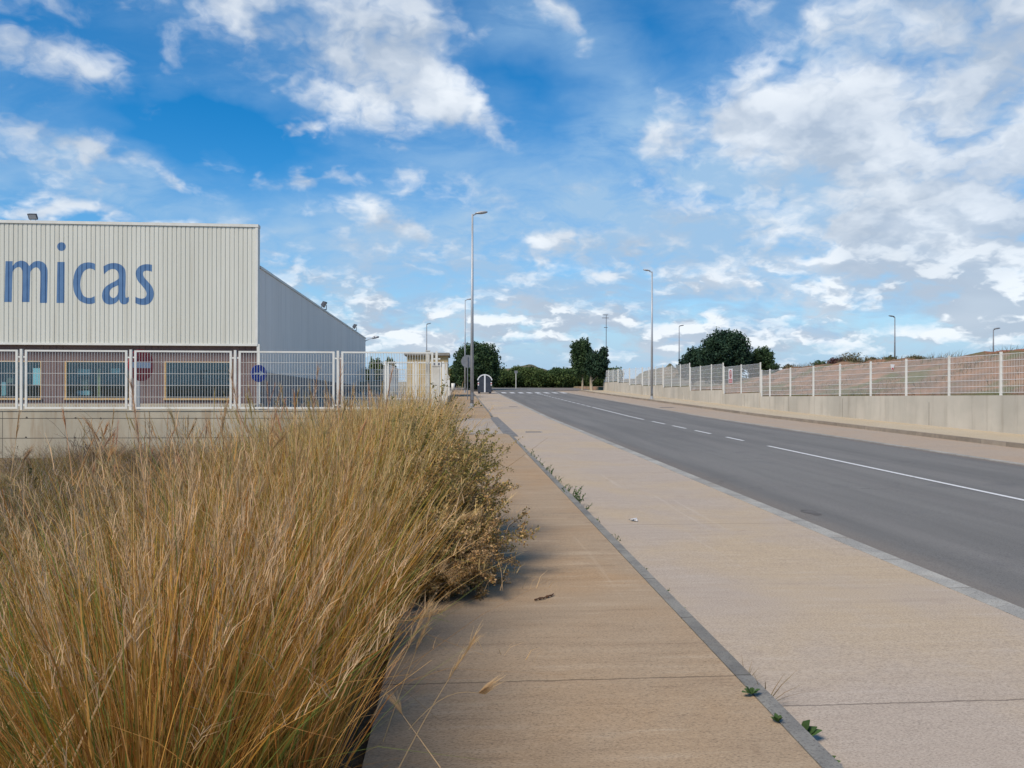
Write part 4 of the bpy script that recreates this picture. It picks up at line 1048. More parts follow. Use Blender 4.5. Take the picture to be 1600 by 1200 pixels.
# big trees behind the right fence
Y = 88; zb = 1.35
c = onY(1132, 600, Y); tree((c.x, Y, zb), 5.5, px_lobes([(1132, 548, 33, 30), (1118, 537, 20, 18), (1145, 534, 20, 17), (1134, 527, 14, 12), (1155, 555, 18, 22), (1108, 560, 18, 20), (1132, 572, 34, 20), (1122, 585, 36, 12)], Y, zb, c.x, 9), 24000, .15, M['leaf_pine'],
     'tallest of the three dark trees behind the right fence', trunk_r=.22, seed=10, rough=.26, group='dark trees behind the right fence')
c = onY(1083, 600, Y + 3); tree((c.x, Y + 3, zb), 3.6, px_lobes([(1083, 562, 15, 17), (1071, 571, 12, 12), (1094, 557, 12, 14), (1085, 580, 22, 14)], Y + 3, zb, c.x, 11), 11000, .14, M['leaf_pine'],
     'low dark tree on the left of the three behind the right fence', trunk_r=.15, seed=12, rough=.3, group='dark trees behind the right fence')
c = onY(1190, 600, Y + 1); tree((c.x, Y + 1, zb), 3.8, px_lobes([(1189, 563, 18, 20), (1196, 556, 12, 13), (1180, 570, 14, 18), (1190, 584, 19, 14)], Y + 1, zb, c.x, 13), 12000, .14, M['leaf_dark'],
     'rounded dark tree on the right of the three behind the right fence', trunk_r=.15, seed=14, group='dark trees behind the right fence')
# orchard beyond the junction
def orchard_tree(seed):
    rl = random.Random(seed); lobes = []
    for k in range(7):
        a = k * .9 + rl.uniform(-.3, .3); r = rl.uniform(.5, 1.1)
        lobes.append((math.cos(a) * r, math.sin(a) * r, rl.uniform(1.0, 2.1), rl.uniform(.8, 1.1), rl.uniform(.8, 1.1), rl.uniform(.7, 1.0)))
    lobes.append((0, 0, 1.3, 1.3, 1.3, 1.2))
    return lobes
protos = []
k = 0
places = []
for row, Yr in enumerate((118, 121.5, 126)):
    for i in range(13):
        px = 772 + i * 14.6 + (7 if row == 1 else (3 if row == 2 else 0)) + random.uniform(-2, 2)
        places.append((px, Yr + random.uniform(-.6, .6), row))
for px in (560, 572, 585, 697, 704, 712): places.append((px, 118 + random.uniform(-1, 3), 3))
zO = zr(110) - .05
nm0 = ['first', 'second', 'third', 'fourth', 'fifth', 'sixth', 'seventh', 'eighth', 'ninth', 'tenth', 'eleventh', 'twelfth', 'thirteenth']
rown = {0: 'front row', 1: 'second row', 2: 'back row', 3: 'front row'}
for i, (px, Yo, row) in enumerate(places):
    x = onY(px, 600, Yo).x
    sc_ = random.uniform(.86, 1.18) * (1.08 if row else 1.0)
    lab = 'round dark green orchard tree in the far grove across the junction'
    if len(protos) < 4:
        t = tree((x, Yo, zO), 2.4, orchard_tree(40 + i), 5000, .14, M['leaf_orchard'], lab, 'orchard_tree', 'tree', 'orchard trees in the grove beyond the junction', .10, seed=50 + i)
        protos.append(t)
    else:
        t = copy_tree(protos[i % 4]); t.location = (x, Yo, zO); t['label'] = 'dark green orchard tree standing in the hidden rows behind the front row of the grove'
    if row == 0: t['label'] = nm0[i] + ' round orchard tree from the left in the front row across the junction'
    elif row == 3: t['label'] = nm0[i - 39] + ' orchard tree from the left of those showing behind the fences and the hut'
    t.rotation_euler.z = random.uniform(0, 6); t.scale = (sc_, sc_, sc_ * random.uniform(.92, 1.06))
# trees behind the yard
for (px, py, rx, ry, Yt, lab) in ((587, 582, 12, 20, 100, 'dark green tree behind the back fence of the yard, left one'), (609, 578, 8, 17, 104, 'dark green tree behind the back fence of the yard, right one')):
    c = onY(px, 600, Yt); zb = zr(Yt)
    tree((c.x, Yt, zb), 3.2, px_lobes([(px, py, rx, ry), (px - rx * .5, py + 8, rx * .8, ry * .7), (px + rx * .5, py + 4, rx * .8, ry * .7)], Yt, zb, c.x, 2), 7000, .14, M['leaf_orchard'], lab, seed=int(px))
# bushes on the bank
for (px, py, rx, ry, Yt, X_, mat, lab) in ((1328, 561, 20, 10, 60, 0, 'leaf_dry', 'dry olive bush on top of the earth bank'), (1306, 565, 12, 6, 58, 0, 'leaf_red', 'reddish low bush left of the dry olive one'),
       (1281, 569, 11, 6, 66, 0, 'leaf_dark', 'low dark green bush at the left end of the bank'), (1232, 575, 7, 6, 70, 0, 'leaf_dry', 'small dry bush between the dark trees and the bank'), (1210, 572, 8, 5, 84, 0, 'leaf_dark', 'low green bush at the foot of the right dark tree'),
       (1390, 561, 9, 5, 52, 0, 'leaf_dry', 'thin dry bush on the bank by the distant lamp post'), (1432, 560, 12, 5, 50, 0, 'leaf_dry', 'wispy dry bush on the bank where the red earth begins'), (1362, 563, 10, 5, 55, 0, 'leaf_dry', 'low scrubby bush on the bank right of the dry olive one')):
    c = onY(px, py, Yt); zb = H(c.x, Yt); kk = Yt / F
    z0 = c.z - ry * kk
    tree((c.x, Yt, min(zb, z0)), 1.0, [(0, 0, c.z - min(zb, z0), rx * kk, rx * kk, ry * kk), (rx * kk * .5, .2, (c.z - min(zb, z0)) * .8, rx * kk * .7, rx * kk * .7, ry * kk * .8), (-rx * kk * .5, -.2, (c.z - min(zb, z0)) * .6, rx * kk * .7, rx * kk * .7, ry * kk)], 2600, .07, M[mat], lab, 'bush', 'bush', trunk_r=.03, seed=int(px), rough=.5)
# far hills
def hill(name, px0, px1, pyt, Y, col, seed):
    rl = random.Random(seed); A, Bq = onY(px0, 600, Y).x, onY(px1, 600, Y).x; zt_ = onY((px0 + px1) / 2, pyt, Y).z
    nx = 40; vs = []; fs = []
    for j in range(7):
        for i in range(nx + 1):
            u = i / nx; prof_ = math.sin(math.pi * u) ** .7 * (.75 + .25 * mnoise.noise(Vector((u * 4, seed, 0)))) * (1 + .12 * mnoise.noise(Vector((u * 14, j, seed))))
            v = j / 6; vs.append((A + (Bq - A) * u, Y + (v - .5) * (Bq - A) * .5, -5 + (zt_ + 5) * prof_ * math.sin(math.pi * v)))
    for j in range(6):
        for i in range(nx): fs.append((j * (nx + 1) + i, j * (nx + 1) + i + 1, (j + 1) * (nx + 1) + i + 1, (j + 1) * (nx + 1) + i))
    tag(MB().add(vs, fs).build(name, col, smooth=True), kind='structure')
M['hill'] = noisy('hill_scrub', (0.16, 0.12, 0.075), (0.09, 0.09, 0.05), .01)
hill('hills', 715, 900, 562, 2200, M['hill'], 1)
hill('hills', 560, 1900, 585, 5200, M['hill'], 5)
hill('mountain', 985, 1100, 560, 9000, M['hill'], 3)

# ---------------------------------------------------------------- grass (stuff)
STRAW = np.array([(0.62, 0.42, 0.12), (0.50, 0.31, 0.07), (0.36, 0.165, 0.03), (0.80, 0.62, 0.28), (0.40, 0.30, 0.035), (0.20, 0.23, 0.03), (0.50, 0.28, 0.09)])
def blades(base, az, h, lean, droop, width, col0, col1, rngl, seg=5):
    """ribbons: base Nx3; returns verts, faces count per blade and colours"""
    n = len(base); t = np.linspace(0, 1, seg + 1)[None, :, None]
    hd = np.stack([np.cos(az), np.sin(az), np.zeros(n)], 1)[:, None, :]
    up = np.array([0, 0, 1.0])[None, None, :]
    L = lean[:, None, None]; D = droop[:, None, None]; Hh = h[:, None, None]
    P = base[:, None, :] + Hh * (up * (t * np.sqrt(np.clip(1 - L ** 2 * .55, .1, 1)) - D * t ** 3) + hd * (L * t ** 1.35 + D * .8 * t ** 2.5))
    wob = rngl.normal(size=(n, 1, 3)) * .010 * np.sin(t * 5 + rngl.uniform(0, 6, (n, 1, 1))) * Hh; P = P + wob * t
    sa = az + rngl.uniform(-1.6, 1.6, n) + 1.57
    side = np.stack([np.cos(sa), np.sin(sa), rngl.uniform(-.3, .3, n)], 1)[:, None, :]
    w = width[:, None, None] * (1 - .82 * t ** 1.5)
    V = np.stack([P - side * w, P + side * w], 2)          # n, seg+1, 2, 3
    C = col0[:, None, :] * (1 - t) + col1[:, None, :] * t; C = np.repeat(C[:, :, None, :], 2, 2)
    return V, C, P
def ribbons_to_quads(V, C):
    a = V[:, :-1, 0]; b = V[:, :-1, 1]; c = V[:, 1:, 1]; d = V[:, 1:, 0]
    v = np.stack([a, b, c, d], 2).reshape(-1, 3)
    cc = np.stack([C[:, :-1, 0], C[:, :-1, 1], C[:, 1:, 1], C[:, 1:, 0]], 2).reshape(-1, 3)
    return v, np.concatenate([cc, np.ones((len(cc), 1))], 1)
def Hn(x, y): return np.array([H(a, b) for a, b in zip(x, y)])
GV, GC = [], []
def tussock(cx, cy, rad, n, h0, leanmax=.6, bias=(0, 0), tone=None, w=.0022, plumes=.12, seg=5, green=.12):
    if tone is None: tone = np.array([1, random.uniform(.9, 1.04), random.uniform(.75, 1.1)]) * random.uniform(.8, 1.12)
    th = rng.uniform(0, 2 * np.pi, n); rr = rad * np.sqrt(rng.uniform(0, 1, n))
    bx_, by_ = cx + rr * np.cos(th), cy + rr * np.sin(th)
    keep = bx_ < X_WALK0 - .02; bx_, by_, th, rr = bx_[keep], by_[keep], th[keep], rr[keep]; n = len(bx_)
    if n == 0: return
    zc = np.full(n, H(cx, cy)) if rad < .35 else Hn(bx_, by_)
    base = np.stack([bx_, by_, zc - .02], 1)
    lx = np.cos(th) * rr / rad * leanmax + rng.normal(0, .17, n) + bias[0]; ly = np.sin(th) * rr / rad * leanmax + rng.normal(0, .17, n) + bias[1]
    az = np.arctan2(ly, lx); lean = np.clip(np.hypot(lx, ly), .02, 1.0)
    h = h0 * (.35 + .80 * rng.beta(2.4, 1.9, n))
    droop = rng.uniform(0, .16, n) * (rng.random(n) < .5) + (rng.random(n) < .08) * .35
    ci = rng.choice(len(STRAW), n, p=[.25, .22, .15, .11, .10, .07, .10])
    tip = STRAW[ci] * rng.uniform(.40, 1.35, (n, 1)) * np.array([1.08, .96, .95])
    low = STRAW[rng.choice([1, 2, 2, 0, 1, 4, 5], n)] * rng.uniform(.5, 1.25, (n, 1)) * np.array([1.06, .96, .95])
    if tone is not None: tip = tip * tone; low = low * tone
    g = rng.random(n) < green; tip[g] = np.array([.19, .23, .05]) * rng.uniform(.8, 1.3, (g.sum(), 1)); low[g] = np.array([.12, .18, .035])
    V, C, P = blades(base, az, h, lean, droop, w * rng.uniform(.5, 1.3, n) * np.where(rng.random(n) < .10, 2.0, 1.0), low, tip, rng, seg)
    v, c = ribbons_to_quads(V, C); GV.append(v); GC.append(c)
    # plumes on the tallest stalks
    idx = np.where((h > h0 * .80) & (rng.random(n) < plumes * 4) & ~g)[0]
    if len(idx):
        k = 13; m = len(idx)
        tp = P[idx, -1]; dn = P[idx, -2]; sl = tp - dn
        u = rng.uniform(-.15, 1.0, (m, k, 1)); b = (dn[:, None, :] + sl[:, None, :] * u).reshape(-1, 3)
        az2 = (np.arctan2(sl[:, 1], sl[:, 0])[:, None] + rng.normal(0, 1.0, (m, k))).ravel()
        ln = np.clip(lean[idx][:, None] + rng.normal(0.03, .10, (m, k)), .05, 1).ravel()
        hh = rng.uniform(.03, .09, m * k) * h0
        pc_ = np.array([.60, .43, .22]) * rng.uniform(.7, 1.25, (m * k, 1)) * np.array([1, 1, 1]) * (np.ones(3) if tone is None else tone)
        V, C, _ = blades(b, az2, hh, ln, rng.uniform(0, .3, m * k), rng.uniform(.0008, .0016, m * k) * (w / .0022), pc_, pc_ * 1.1, rng, 2)
        v, c = ribbons_to_quads(V, C); GV.append(v); GC.append(c)
# the big tussock in the foreground and its neighbours
NEAR = [(-1.02, 2.65, .26, 2800, 1.38, .50, (.0, .05)), (-1.62, 2.9, .26, 1700, 1.10, .50, (-.10, .05)), (-.74, 3.45, .20, 1700, 1.30, .42, (.02, .05)), (-2.3, 3.2, .28, 1200, .92, .55, (-.2, 0)),
        (-1.35, 3.8, .28, 2200, 1.38, .40, (-.02, .05)), (-.74, 4.5, .22, 2000, 1.34, .42, (.10, .0)), (-2.05, 4.2, .28, 1200, .98, .45, (-.08, 0)), (-1.25, 5.1, .34, 2600, 1.46, .40, (.03, .0)),
        (-2.9, 4.2, .3, 1200, .92, .6, (-.1, .0)), (-3.6, 5.2, .34, 900, .9, .6, (-.1, 0)), (-1.75, 6.0, .34, 1800, 1.36, .38, (.02, 0)), (-.85, 6.2, .32, 2200, 1.45, .42, (.10, 0)), (-2.8, 6.0, .35, 800, .95, .5, (0, 0)),
        (-.85, 7.6, .38, 2600, 1.50, .42, (.10, 0)), (-1.8, 7.8, .42, 2400, 1.58, .36, (0, 0)), (-.95, 9.0, .45, 2500, 1.50, .4, (.06, 0)), (-2.0, 9.4, .5, 2200, 1.62, .36, (0, 0)), (-1.05, 10.6, .45, 2200, 1.5, .4, (.05, 0)),
        (-.95, 12.2, .5, 2200, 1.5, .4, (.05, 0)), (-2.1, 11.8, .5, 2000, 1.6, .36, (0, 0)), (-.9, 14.2, .5, 1800, 1.5, .4, (.05, 0)), (-2.2, 14.4, .6, 1200, 1.5, .36, (0, 0)), (-.95, 16.5, .5, 1500, 1.5, .4, (0, 0)), (-.9, 18.8, .5, 1300, 1.4, .4, (0, 0)), (-2.2, 17.5, .8, 1300, 1.45, .4, (0, 0)),
        (-3.3, 7.6, .4, 600, 1.0, .5, (0, 0)), (-4.2, 6.6, .4, 900, 1.0, .55, (-.05, 0)), (-3.4, 10.2, .5, 600, 1.15, .45, (0, 0)), (-1.55, 2.1, .16, 500, .85, .6, (-.1, 0)), (-.66, 2.75, .15, 700, 1.0, .4, (.06, 0))]
for a in NEAR:
    wdt = .0024 if a[1] < 5 else .0032
    hh = a[4] - (.10 if a[0] < -1.7 and a[1] > 5.5 else 0)
    edge = a[0] > -1.0
    tussock(a[0], a[1], a[2], int(a[3] * .72), hh, leanmax=a[5] * .85, bias=(a[6][0] - (.10 if edge else 0), a[6][1]), w=wdt, plumes=.07 if a[1] < 5 else .10, seg=5 if a[1] < 8 else 4, green=.14)
# fill between tussocks (medium) and the thin grey-brown scrub towards the wall
for i in range(150):
    x = -random.uniform(.9, 9.5); y = random.uniform(4.5, 21)
    if x > -2.6 and y < 12: continue
    if x < -y * .72 - .5: continue
    far = y > 9
    tussock(x, y, random.uniform(.3, .7), int(620 if far else 800), random.uniform(.55, .85) if not far else random.uniform(.65, 1.0), leanmax=.8, tone=np.array([.70, .78, 1.25]) * random.uniform(.6, 1.05), w=.0036, plumes=.03, seg=3, green=.07)
# low litter and short green at the foot
n = 26000; bx_ = -rng.uniform(.43, 8.5, n) ; by_ = rng.uniform(1.4, 14, n)
base = np.stack([bx_, by_, Hn(bx_, by_) - .01], 1)
cl = STRAW[rng.choice(7, n)] * rng.uniform(.5, 1.0, (n, 1))
V, C, _ = blades(base, rng.uniform(0, 6.28, n), rng.uniform(.12, .42, n), rng.uniform(.2, .9, n), rng.uniform(0, .3, n), rng.uniform(.0018, .004, n), cl * .8, cl, rng, 3)
v, c = ribbons_to_quads(V, C); GV.append(v); GC.append(c)
# a few long loose stalks that lean over the sidewalk
def stalk(p0, p1, bend, col=(.55, .38, .20), w=.0022, plume=.35):
    p0, p1 = np.array(p0, float), np.array(p1, float); t = np.linspace(0, 1, 9)[:, None]
    P = p0 + (p1 - p0) * t + np.array([0, 0, 1.0]) * bend * np.sin(np.pi * t)
    side = np.cross(p1 - p0, [0, 1, 0.1]); side = side / np.linalg.norm(side)
    ww = w * (1 - .6 * t)
    V = np.stack([P - side * ww, P + side * ww], 1)[None]; C = np.tile(np.array(col), (1, 9, 2, 1))
    v, c = ribbons_to_quads(V, C); GV.append(v); GC.append(c)
    m = 70; u = 1 - plume * rng.uniform(0, 1, m); ii = np.clip((u * 8), 0, 7.99); i0 = ii.astype(int); b = P[i0] + (P[i0 + 1] - P[i0]) * (ii - i0)[:, None]
    d = (P[-1] - P[-3]); az0 = np.arctan2(d[1], d[0])
    el_ = np.clip(np.hypot(d[0], d[1]) / np.linalg.norm(d), .05, .98)
    V, C, _ = blades(b, az0 + rng.normal(0, .35, m), rng.uniform(.04, .10, m), np.clip(el_ + rng.normal(0, .12, m), .05, 1), rng.uniform(0, .1, m), rng.uniform(.0008, .0016, m), np.tile(np.array(col), (m, 1)), np.tile(np.array(col) * 1.1, (m, 1)), rng, 2)
    v, c = ribbons_to_quads(V, C); GV.append(v); GC.append(c)
def at(px, py, d): # place at a given distance ahead
    r = ray(px, py); return (r.x * d, r.y * d, EYE + r.z * d)
rs_ = random.Random(77)
for _ in range(150):
    d_ = rs_.uniform(4.0, 11); px_ = rs_.uniform(120, 700) if d_ > 5.5 else rs_.uniform(0, 560)
    b0_ = at(px_ + rs_.uniform(-40, 40), 760, d_)
    if b0_[0] > -.5: continue
    top_ = 600 + (1.72 - rs_.uniform(1.2, 1.72)) * F / d_
    if px_ < 330: top_ += 45
    stalk(b0_, at(px_ + rs_.uniform(-25, 25), top_, d_), rs_.uniform(-.02, .03), col=(rs_.uniform(.42, .6), rs_.uniform(.28, .38), rs_.uniform(.12, .19)), w=.0012 + .0003 * d_, plume=rs_.uniform(.18, .4))
def at(px, py, d): # place at a given distance ahead
    r = ray(px, py); return (r.x * d, r.y * d, EYE + r.z * d)
stalk(at(625, 1200, 2.75), at(740, 1005, 2.7), .02)
stalk(at(600, 1160, 3.2), at(675, 960, 3.1), .02)
stalk(at(580, 1130, 3.1), at(668, 955, 3.2), .0)
stalk(at(690, 1200, 2.7), at(625, 1110, 2.8), .0, plume=.1)
stalk(at(560, 945, 3.6), at(695, 955, 3.6), -.06)
stalk(at(660, 880, 4.6), at(745, 812, 4.6), .10)
stalk(at(640, 900, 4.6), at(708, 912, 4.5), .09)
stalk(at(640, 1140, 2.9), at(760, 1085, 2.9), .06, plume=.1)
stalk(at(110, 1200, 2.2), at(275, 850, 2.4), .01, w=.003)
stalk(at(60, 1200, 2.2), at(235, 965, 2.4), .01, w=.0025)
stalk(at(245, 900, 3.2), at(205, 600, 3.6), .0, col=(.42, .26, .15), w=.003)
stalk(at(420, 900, 3.6), at(362, 590, 4.2), .0, col=(.45, .29, .17), w=.003)
stalk(at(455, 950, 4.2), at(497, 575, 5.0), .0, col=(.42, .27, .16), w=.003, plume=.22)
stalk(at(520, 900, 4.4), at(532, 572, 5.0), .0, col=(.40, .24, .14), w=.0035, plume=.25)
stalk(at(560, 900, 4.6), at(612, 585, 5.0), .0, col=(.44, .28, .17), w=.003, plume=.22)
stalk(at(380, 900, 4.6), at(438, 612, 5.0), .0, col=(.46, .30, .18), w=.003, plume=.25)
stalk(at(430, 1130, 2.9), at(434, 915, 2.9), .0, col=(.60, .48, .28), w=.003, plume=.02)
SV, SC = [], []
n = 30000; bx_ = rng.uniform(18.2, 34, n); by_ = rng.uniform(10, 78, n)
pk = np.array([mnoise.noise(Vector((a * .35, b_ * .35, 9))) for a, b_ in zip(bx_, by_)]) + rng.normal(0, .12, n)
bx_, by_ = bx_[pk > .12], by_[pk > .12]; n = len(bx_)
base = np.stack([bx_, by_, Hn(bx_, by_) - .02], 1)
cl = np.array([(.20, .16, .08), (.12, .13, .05), (.28, .21, .11), (.16, .11, .06)])[rng.choice(4, n)] * rng.uniform(.7, 1.2, (n, 1))
V, C, _ = blades(base, rng.uniform(0, 6.28, n), rng.uniform(.12, .5, n), rng.uniform(.1, .8, n), rng.uniform(0, .2, n), rng.uniform(.006, .014, n), cl * .9, cl, rng, 2)
v, c = ribbons_to_quads(V, C); SV.append(v); SC.append(c)
def stuff_from(name, GV, GC, mat):
    o = quads_object(name, np.concatenate(GV), mat, None, np.concatenate(GC)); tag(o, kind='stuff'); return o
g_ = stuff_from('dry_grass', GV, GC, M['grass']); g_['label'] = 'tall golden dry grass filling the waste lot on the left'; g_['category'] = 'grass'
b_ = stuff_from('bank_scrub', SV, SC, M['grass']); b_['label'] = 'low olive and brown scrub scattered over the earth bank behind the mesh fence'; b_['category'] = 'scrub'
print('grass quads', len(g_.data.polygons))

# ---------------------------------------------------------------- shrubs
def twiggy(name, loc, label, cat, nst, h, spread, leafn, leaf, mat_leaf, cols, bias=(0, 0), zmin=0.1, sub=7, r0=.006, seed=1, keep=None, group=None, stem_mat=None, e0=.25):
    rl = np.random.default_rng(seed); o = empty(name, loc, label, cat, group)
    sm_ = MB(); lp = []
    for i in range(nst):
        a = rl.uniform(0, 2 * math.pi); sp = spread * math.sqrt(rl.uniform(0.02, 1)); L = h * rl.uniform(.55, 1.05)
        d = Vector((math.cos(a) * sp + bias[0], math.sin(a) * sp + bias[1], 1 - .35 * sp)).normalized() * L
        b0 = Vector((rl.normal() * .08, rl.normal() * .08, 0)); pts = [b0]
        for k in range(1, 5):
            t = k / 4; pts.append(b0 + d * t + Vector((rl.normal(), rl.normal(), rl.normal() - .4 * sp)) * .03 * L * k)
        sm_.path(pts, [r0, r0 * .8, r0 * .6, r0 * .4, r0 * .2], 4)
        for k in range(sub):
            t = rl.uniform(e0, 1) * 4; j = min(3, int(t)); s0 = pts[j].lerp(pts[j + 1], t - j)
            dd = (pts[j + 1] - pts[j]).normalized() + Vector((rl.normal(), rl.normal(), rl.normal() + .3)) * .55
            s1 = s0 + dd.normalized() * L * rl.uniform(.10, .24)
            sm_.tube(s0, s1, r0 * .35, r0 * .15, 3, False)
            for q_ in range(leafn):
                u = rl.uniform(.1, 1.05); lp.append(s0.lerp(s1, u) + Vector((rl.normal(), rl.normal(), rl.normal())) * .012)
    st_ = sm_.build('stems', stem_mat or M['twig']); st_.parent = o
    if leafn:
        lp = np.array([tuple(p_) for p_ in lp]); v = leaf_cloud(lp, leaf, rl, .75)
        ci = rl.choice(len(cols), len(lp), p=None); cc_ = np.array(cols)[ci] * np.array([1.08, .97, .95]) * rl.uniform(.6, 1.2, (len(lp), 1))
        cc_ = np.repeat(np.concatenate([cc_, np.ones((len(lp), 1))], 1), 4, 0)
        quads_object('foliage', v, M['grass'], o, cc_)
    return o
OL = [(.36, .28, .09), (.26, .23, .07), (.50, .38, .17), (.58, .46, .24), (.19, .20, .06), (.42, .27, .11)]
OLG = [(.24, .22, .06), (.17, .19, .055), (.38, .31, .12), (.44, .36, .16), (.28, .26, .08)]
OLB = [(.44, .29, .12), (.52, .37, .18), (.30, .21, .09), (.58, .44, .24), (.34, .27, .10)]
twiggy('shrub', (-.45, 7.5, .1), 'tall olive green seedy shrub leaning over the sidewalk edge behind the near bushy one', 'shrub', 130, 1.28, .56, 34, .0100, None, OLG, bias=(.25, 0), sub=15, seed=21)
twiggy('shrub', (-.42, 6.3, .1), 'wide seedy shrub with brown and yellow heads spreading over the sidewalk', 'shrub', 160, 1.04, .92, 42, .0098, None, OL, bias=(.42, -.10), sub=16, seed=22)
twiggy('shrub', (-.30, 5.7, .1), 'low brown seed covered shrub resting on the sidewalk, nearest the camera', 'shrub', 110, .66, 1.08, 42, .0088, None, OLB, bias=(.55, .0), sub=14, seed=23)
twiggy('shrub', (-.60, 9.2, .1), 'greenish upright shrub at the sidewalk edge farther along', 'shrub', 60, 1.25, .55, 18, .012, None, OLG, bias=(.15, 0), sub=10, seed=24)
DRY = [(.20, .14, .09), (.15, .11, .08), (.25, .18, .11)]
for i, (px, Yt, h, lab) in enumerate(((140, 18.0, 1.35, 'bare dark twiggy shrub before the stained wall on the left'), (235, 16.5, 1.15, 'sparse bare shrub with long arching twigs before the wall'), (300, 17.5, 1.25, 'bare branching shrub right of the arching one before the wall'), (35, 17.5, .85, 'low bare shrub at the left edge before the wall'))):
    c = onY(px, 700, Yt); twiggy('bare_shrub', (c.x, Yt, H(c.x, Yt)), lab, 'shrub', 26, h, .55, 1 if i != 1 else 0, .012, None, DRY, sub=9, r0=.010, seed=31 + i, e0=.15, group='bare shrubs before the wall')
# green undergrowth far left
for i, (px, Yt) in enumerate(((10, 10.5), (60, 12.0))):
    c = onY(px, 760, Yt); twiggy('shrub', (c.x, Yt, H(c.x, Yt)), ('dark green low shrub at the left edge among the dry grass', 'dull green low shrub in the grass just right of the left edge one')[i], 'shrub', 60, .62, .9, 14, .016, None, [(.06, .08, .03), (.09, .10, .04), (.12, .11, .06)], sub=9, seed=41 + i)

# ---------------------------------------------------------------- weeds along the kerb
def weed(x, y, z, s, label, kind, seed, cat='weed'):
    rl = np.random.default_rng(seed); o = empty('weed', (x, y, z), label, cat, 'weeds in the kerb joint')
    mb = MB(); st_ = MB()
    if kind == 'leafy':
        for i in range(11):
            a = rl.uniform(0, 6.28); L = s * rl.uniform(.5, 1.1); w = L * .24; e = rl.uniform(.25, 1.1)
            d = Vector((math.cos(a) * math.cos(e), math.sin(a) * math.cos(e), math.sin(e))); u = Vector((-math.sin(a), math.cos(a), 0))
            p = [Vector((0, 0, 0)), d * L * .3, d * L * .65, d * L * .95 - Vector((0, 0, L * .12))]
            ws = [w * .12, w * .8, w, w * .12]
            vs = [];
            for q_, w_ in zip(p, ws): vs += [q_ - u * w_, q_ + u * w_]
            mb.add(vs, [(0, 1, 3, 2), (2, 3, 5, 4), (4, 5, 7, 6)])
            st_.tube((0, 0, 0), d * L * .3, s * .012, s * .008, 4)
    elif kind == 'grassy':
        for i in range(12):
            a = rl.uniform(0, 6.28); L = s * rl.uniform(.6, 1.2); e = rl.uniform(.5, 1.4); w = s * .014
            d = Vector((math.cos(a) * math.cos(e), math.sin(a) * math.cos(e), math.sin(e))); u = Vector((-math.sin(a), math.cos(a), 0))
            p = [Vector((0, 0, 0)), d * L * .5, d * L - Vector((0, 0, L * .1))]; vs = []
            for q_, w_ in zip(p, (w, w * .8, w * .15)): vs += [q_ - u * w_, q_ + u * w_]
            mb.add(vs, [(0, 1, 3, 2), (2, 3, 5, 4)]); st_.tube((0, 0, 0), d * L * .2, w * .7, w * .5, 4)
    else:
        for i in range(5):
            a = rl.uniform(0, 6.28); L = s * rl.uniform(.5, 1.0); e = rl.uniform(.6, 1.4)
            d = Vector((math.cos(a) * math.cos(e), math.sin(a) * math.cos(e), math.sin(e))) * L; st_.tube((0, 0, 0), d, s * .02, s * .008, 4)
            for k in range(14):
                t = rl.uniform(.15, 1); c = d * t; v1 = Vector(rl.normal(size=3)).normalized() * s * .13; v2 = Vector(rl.normal(size=3)).normalized() * s * .08
                mb.add([c, c + v1 * .5 + v2 * .5, c + v1, c + v1 * .5 - v2 * .5], [(0, 1, 2, 3)])
    st_.build('stem', M['leaf_drywood'] if kind == 'grassy' else M['leaf_weed']).parent = o
    mb.build('leaves', M['leaf_drywood'] if kind == 'grassy' else M['leaf_weed']).parent = o
M['leaf_drywood'] = leaf_mat('dry_blade', (0.22, 0.15, 0.08), (0.16, 0.13, 0.06), 9, .2)
wd = [(1262, 1155, .13, 'leafy', 'broad leaved green weed beside the kerb near the bottom edge'), (1316, 1195, .09, 'leafy', 'green leaf of a weed at the very bottom of the kerb'), (1250, 1168, .05, 'leafy', 'tiny round green weed on the left of the kerb'),
      (1206, 1122, .07, 'leafy', 'small grey green weed left of the kerb below the dry tuft'), (1222, 1102, .26, 'grassy', 'dry straw coloured grass tuft growing from the kerb joint'), (1186, 1070, .16, 'grassy', 'dark thin three bladed weed just above the dry tuft by the kerb'),
      (1077, 958, .10, 'leafy', 'small green weed right of the kerb below the dark flat one'), (1055, 938, .12, 'bushy', 'dark flat weed right of the kerb, second pair from the dry tuft'), (1017, 900, .10, 'bushy', 'small dull weed right of the kerb between two longer gaps'),
      (975, 857, .15, 'bushy', 'dense dark green weed by the kerb level with the white litter'), (945, 828, .18, 'bushy', 'green feathery weed beside the kerb above the dense dark one')]
for i, (px, py, s, kind, lab) in enumerate(wd):
    r = ray(px, py); z = 0.02; t = (EYE - z) / -r.z; x, y = r.x * t, r.y * t
    if px in (1250, 1206): z = .13 + zr(y); x = X_KERB0 - .01
    else: x = X_KERB1 + .03; z = zr(y) + .0
    weed(x, y, z, s, lab, kind, 60 + i)
nm = ['first', 'second', 'third', 'fourth', 'fifth', 'sixth', 'seventh', 'eighth', 'ninth', 'tenth', 'eleventh', 'twelfth']
for i, px in enumerate((912, 902, 893, 884, 876, 868, 858, 850, 842, 835, 827, 818)):
    y = onX(px, 700, X_KERB1 + .03).y
    weed(X_KERB1 + .04, y, zr(y), random.uniform(.16, .26) * (1.5 if px in (902, 893) else 1), nm[i] + ' weed going away in the green row along the kerb', 'bushy', 90 + i)
rs2 = random.Random(8)
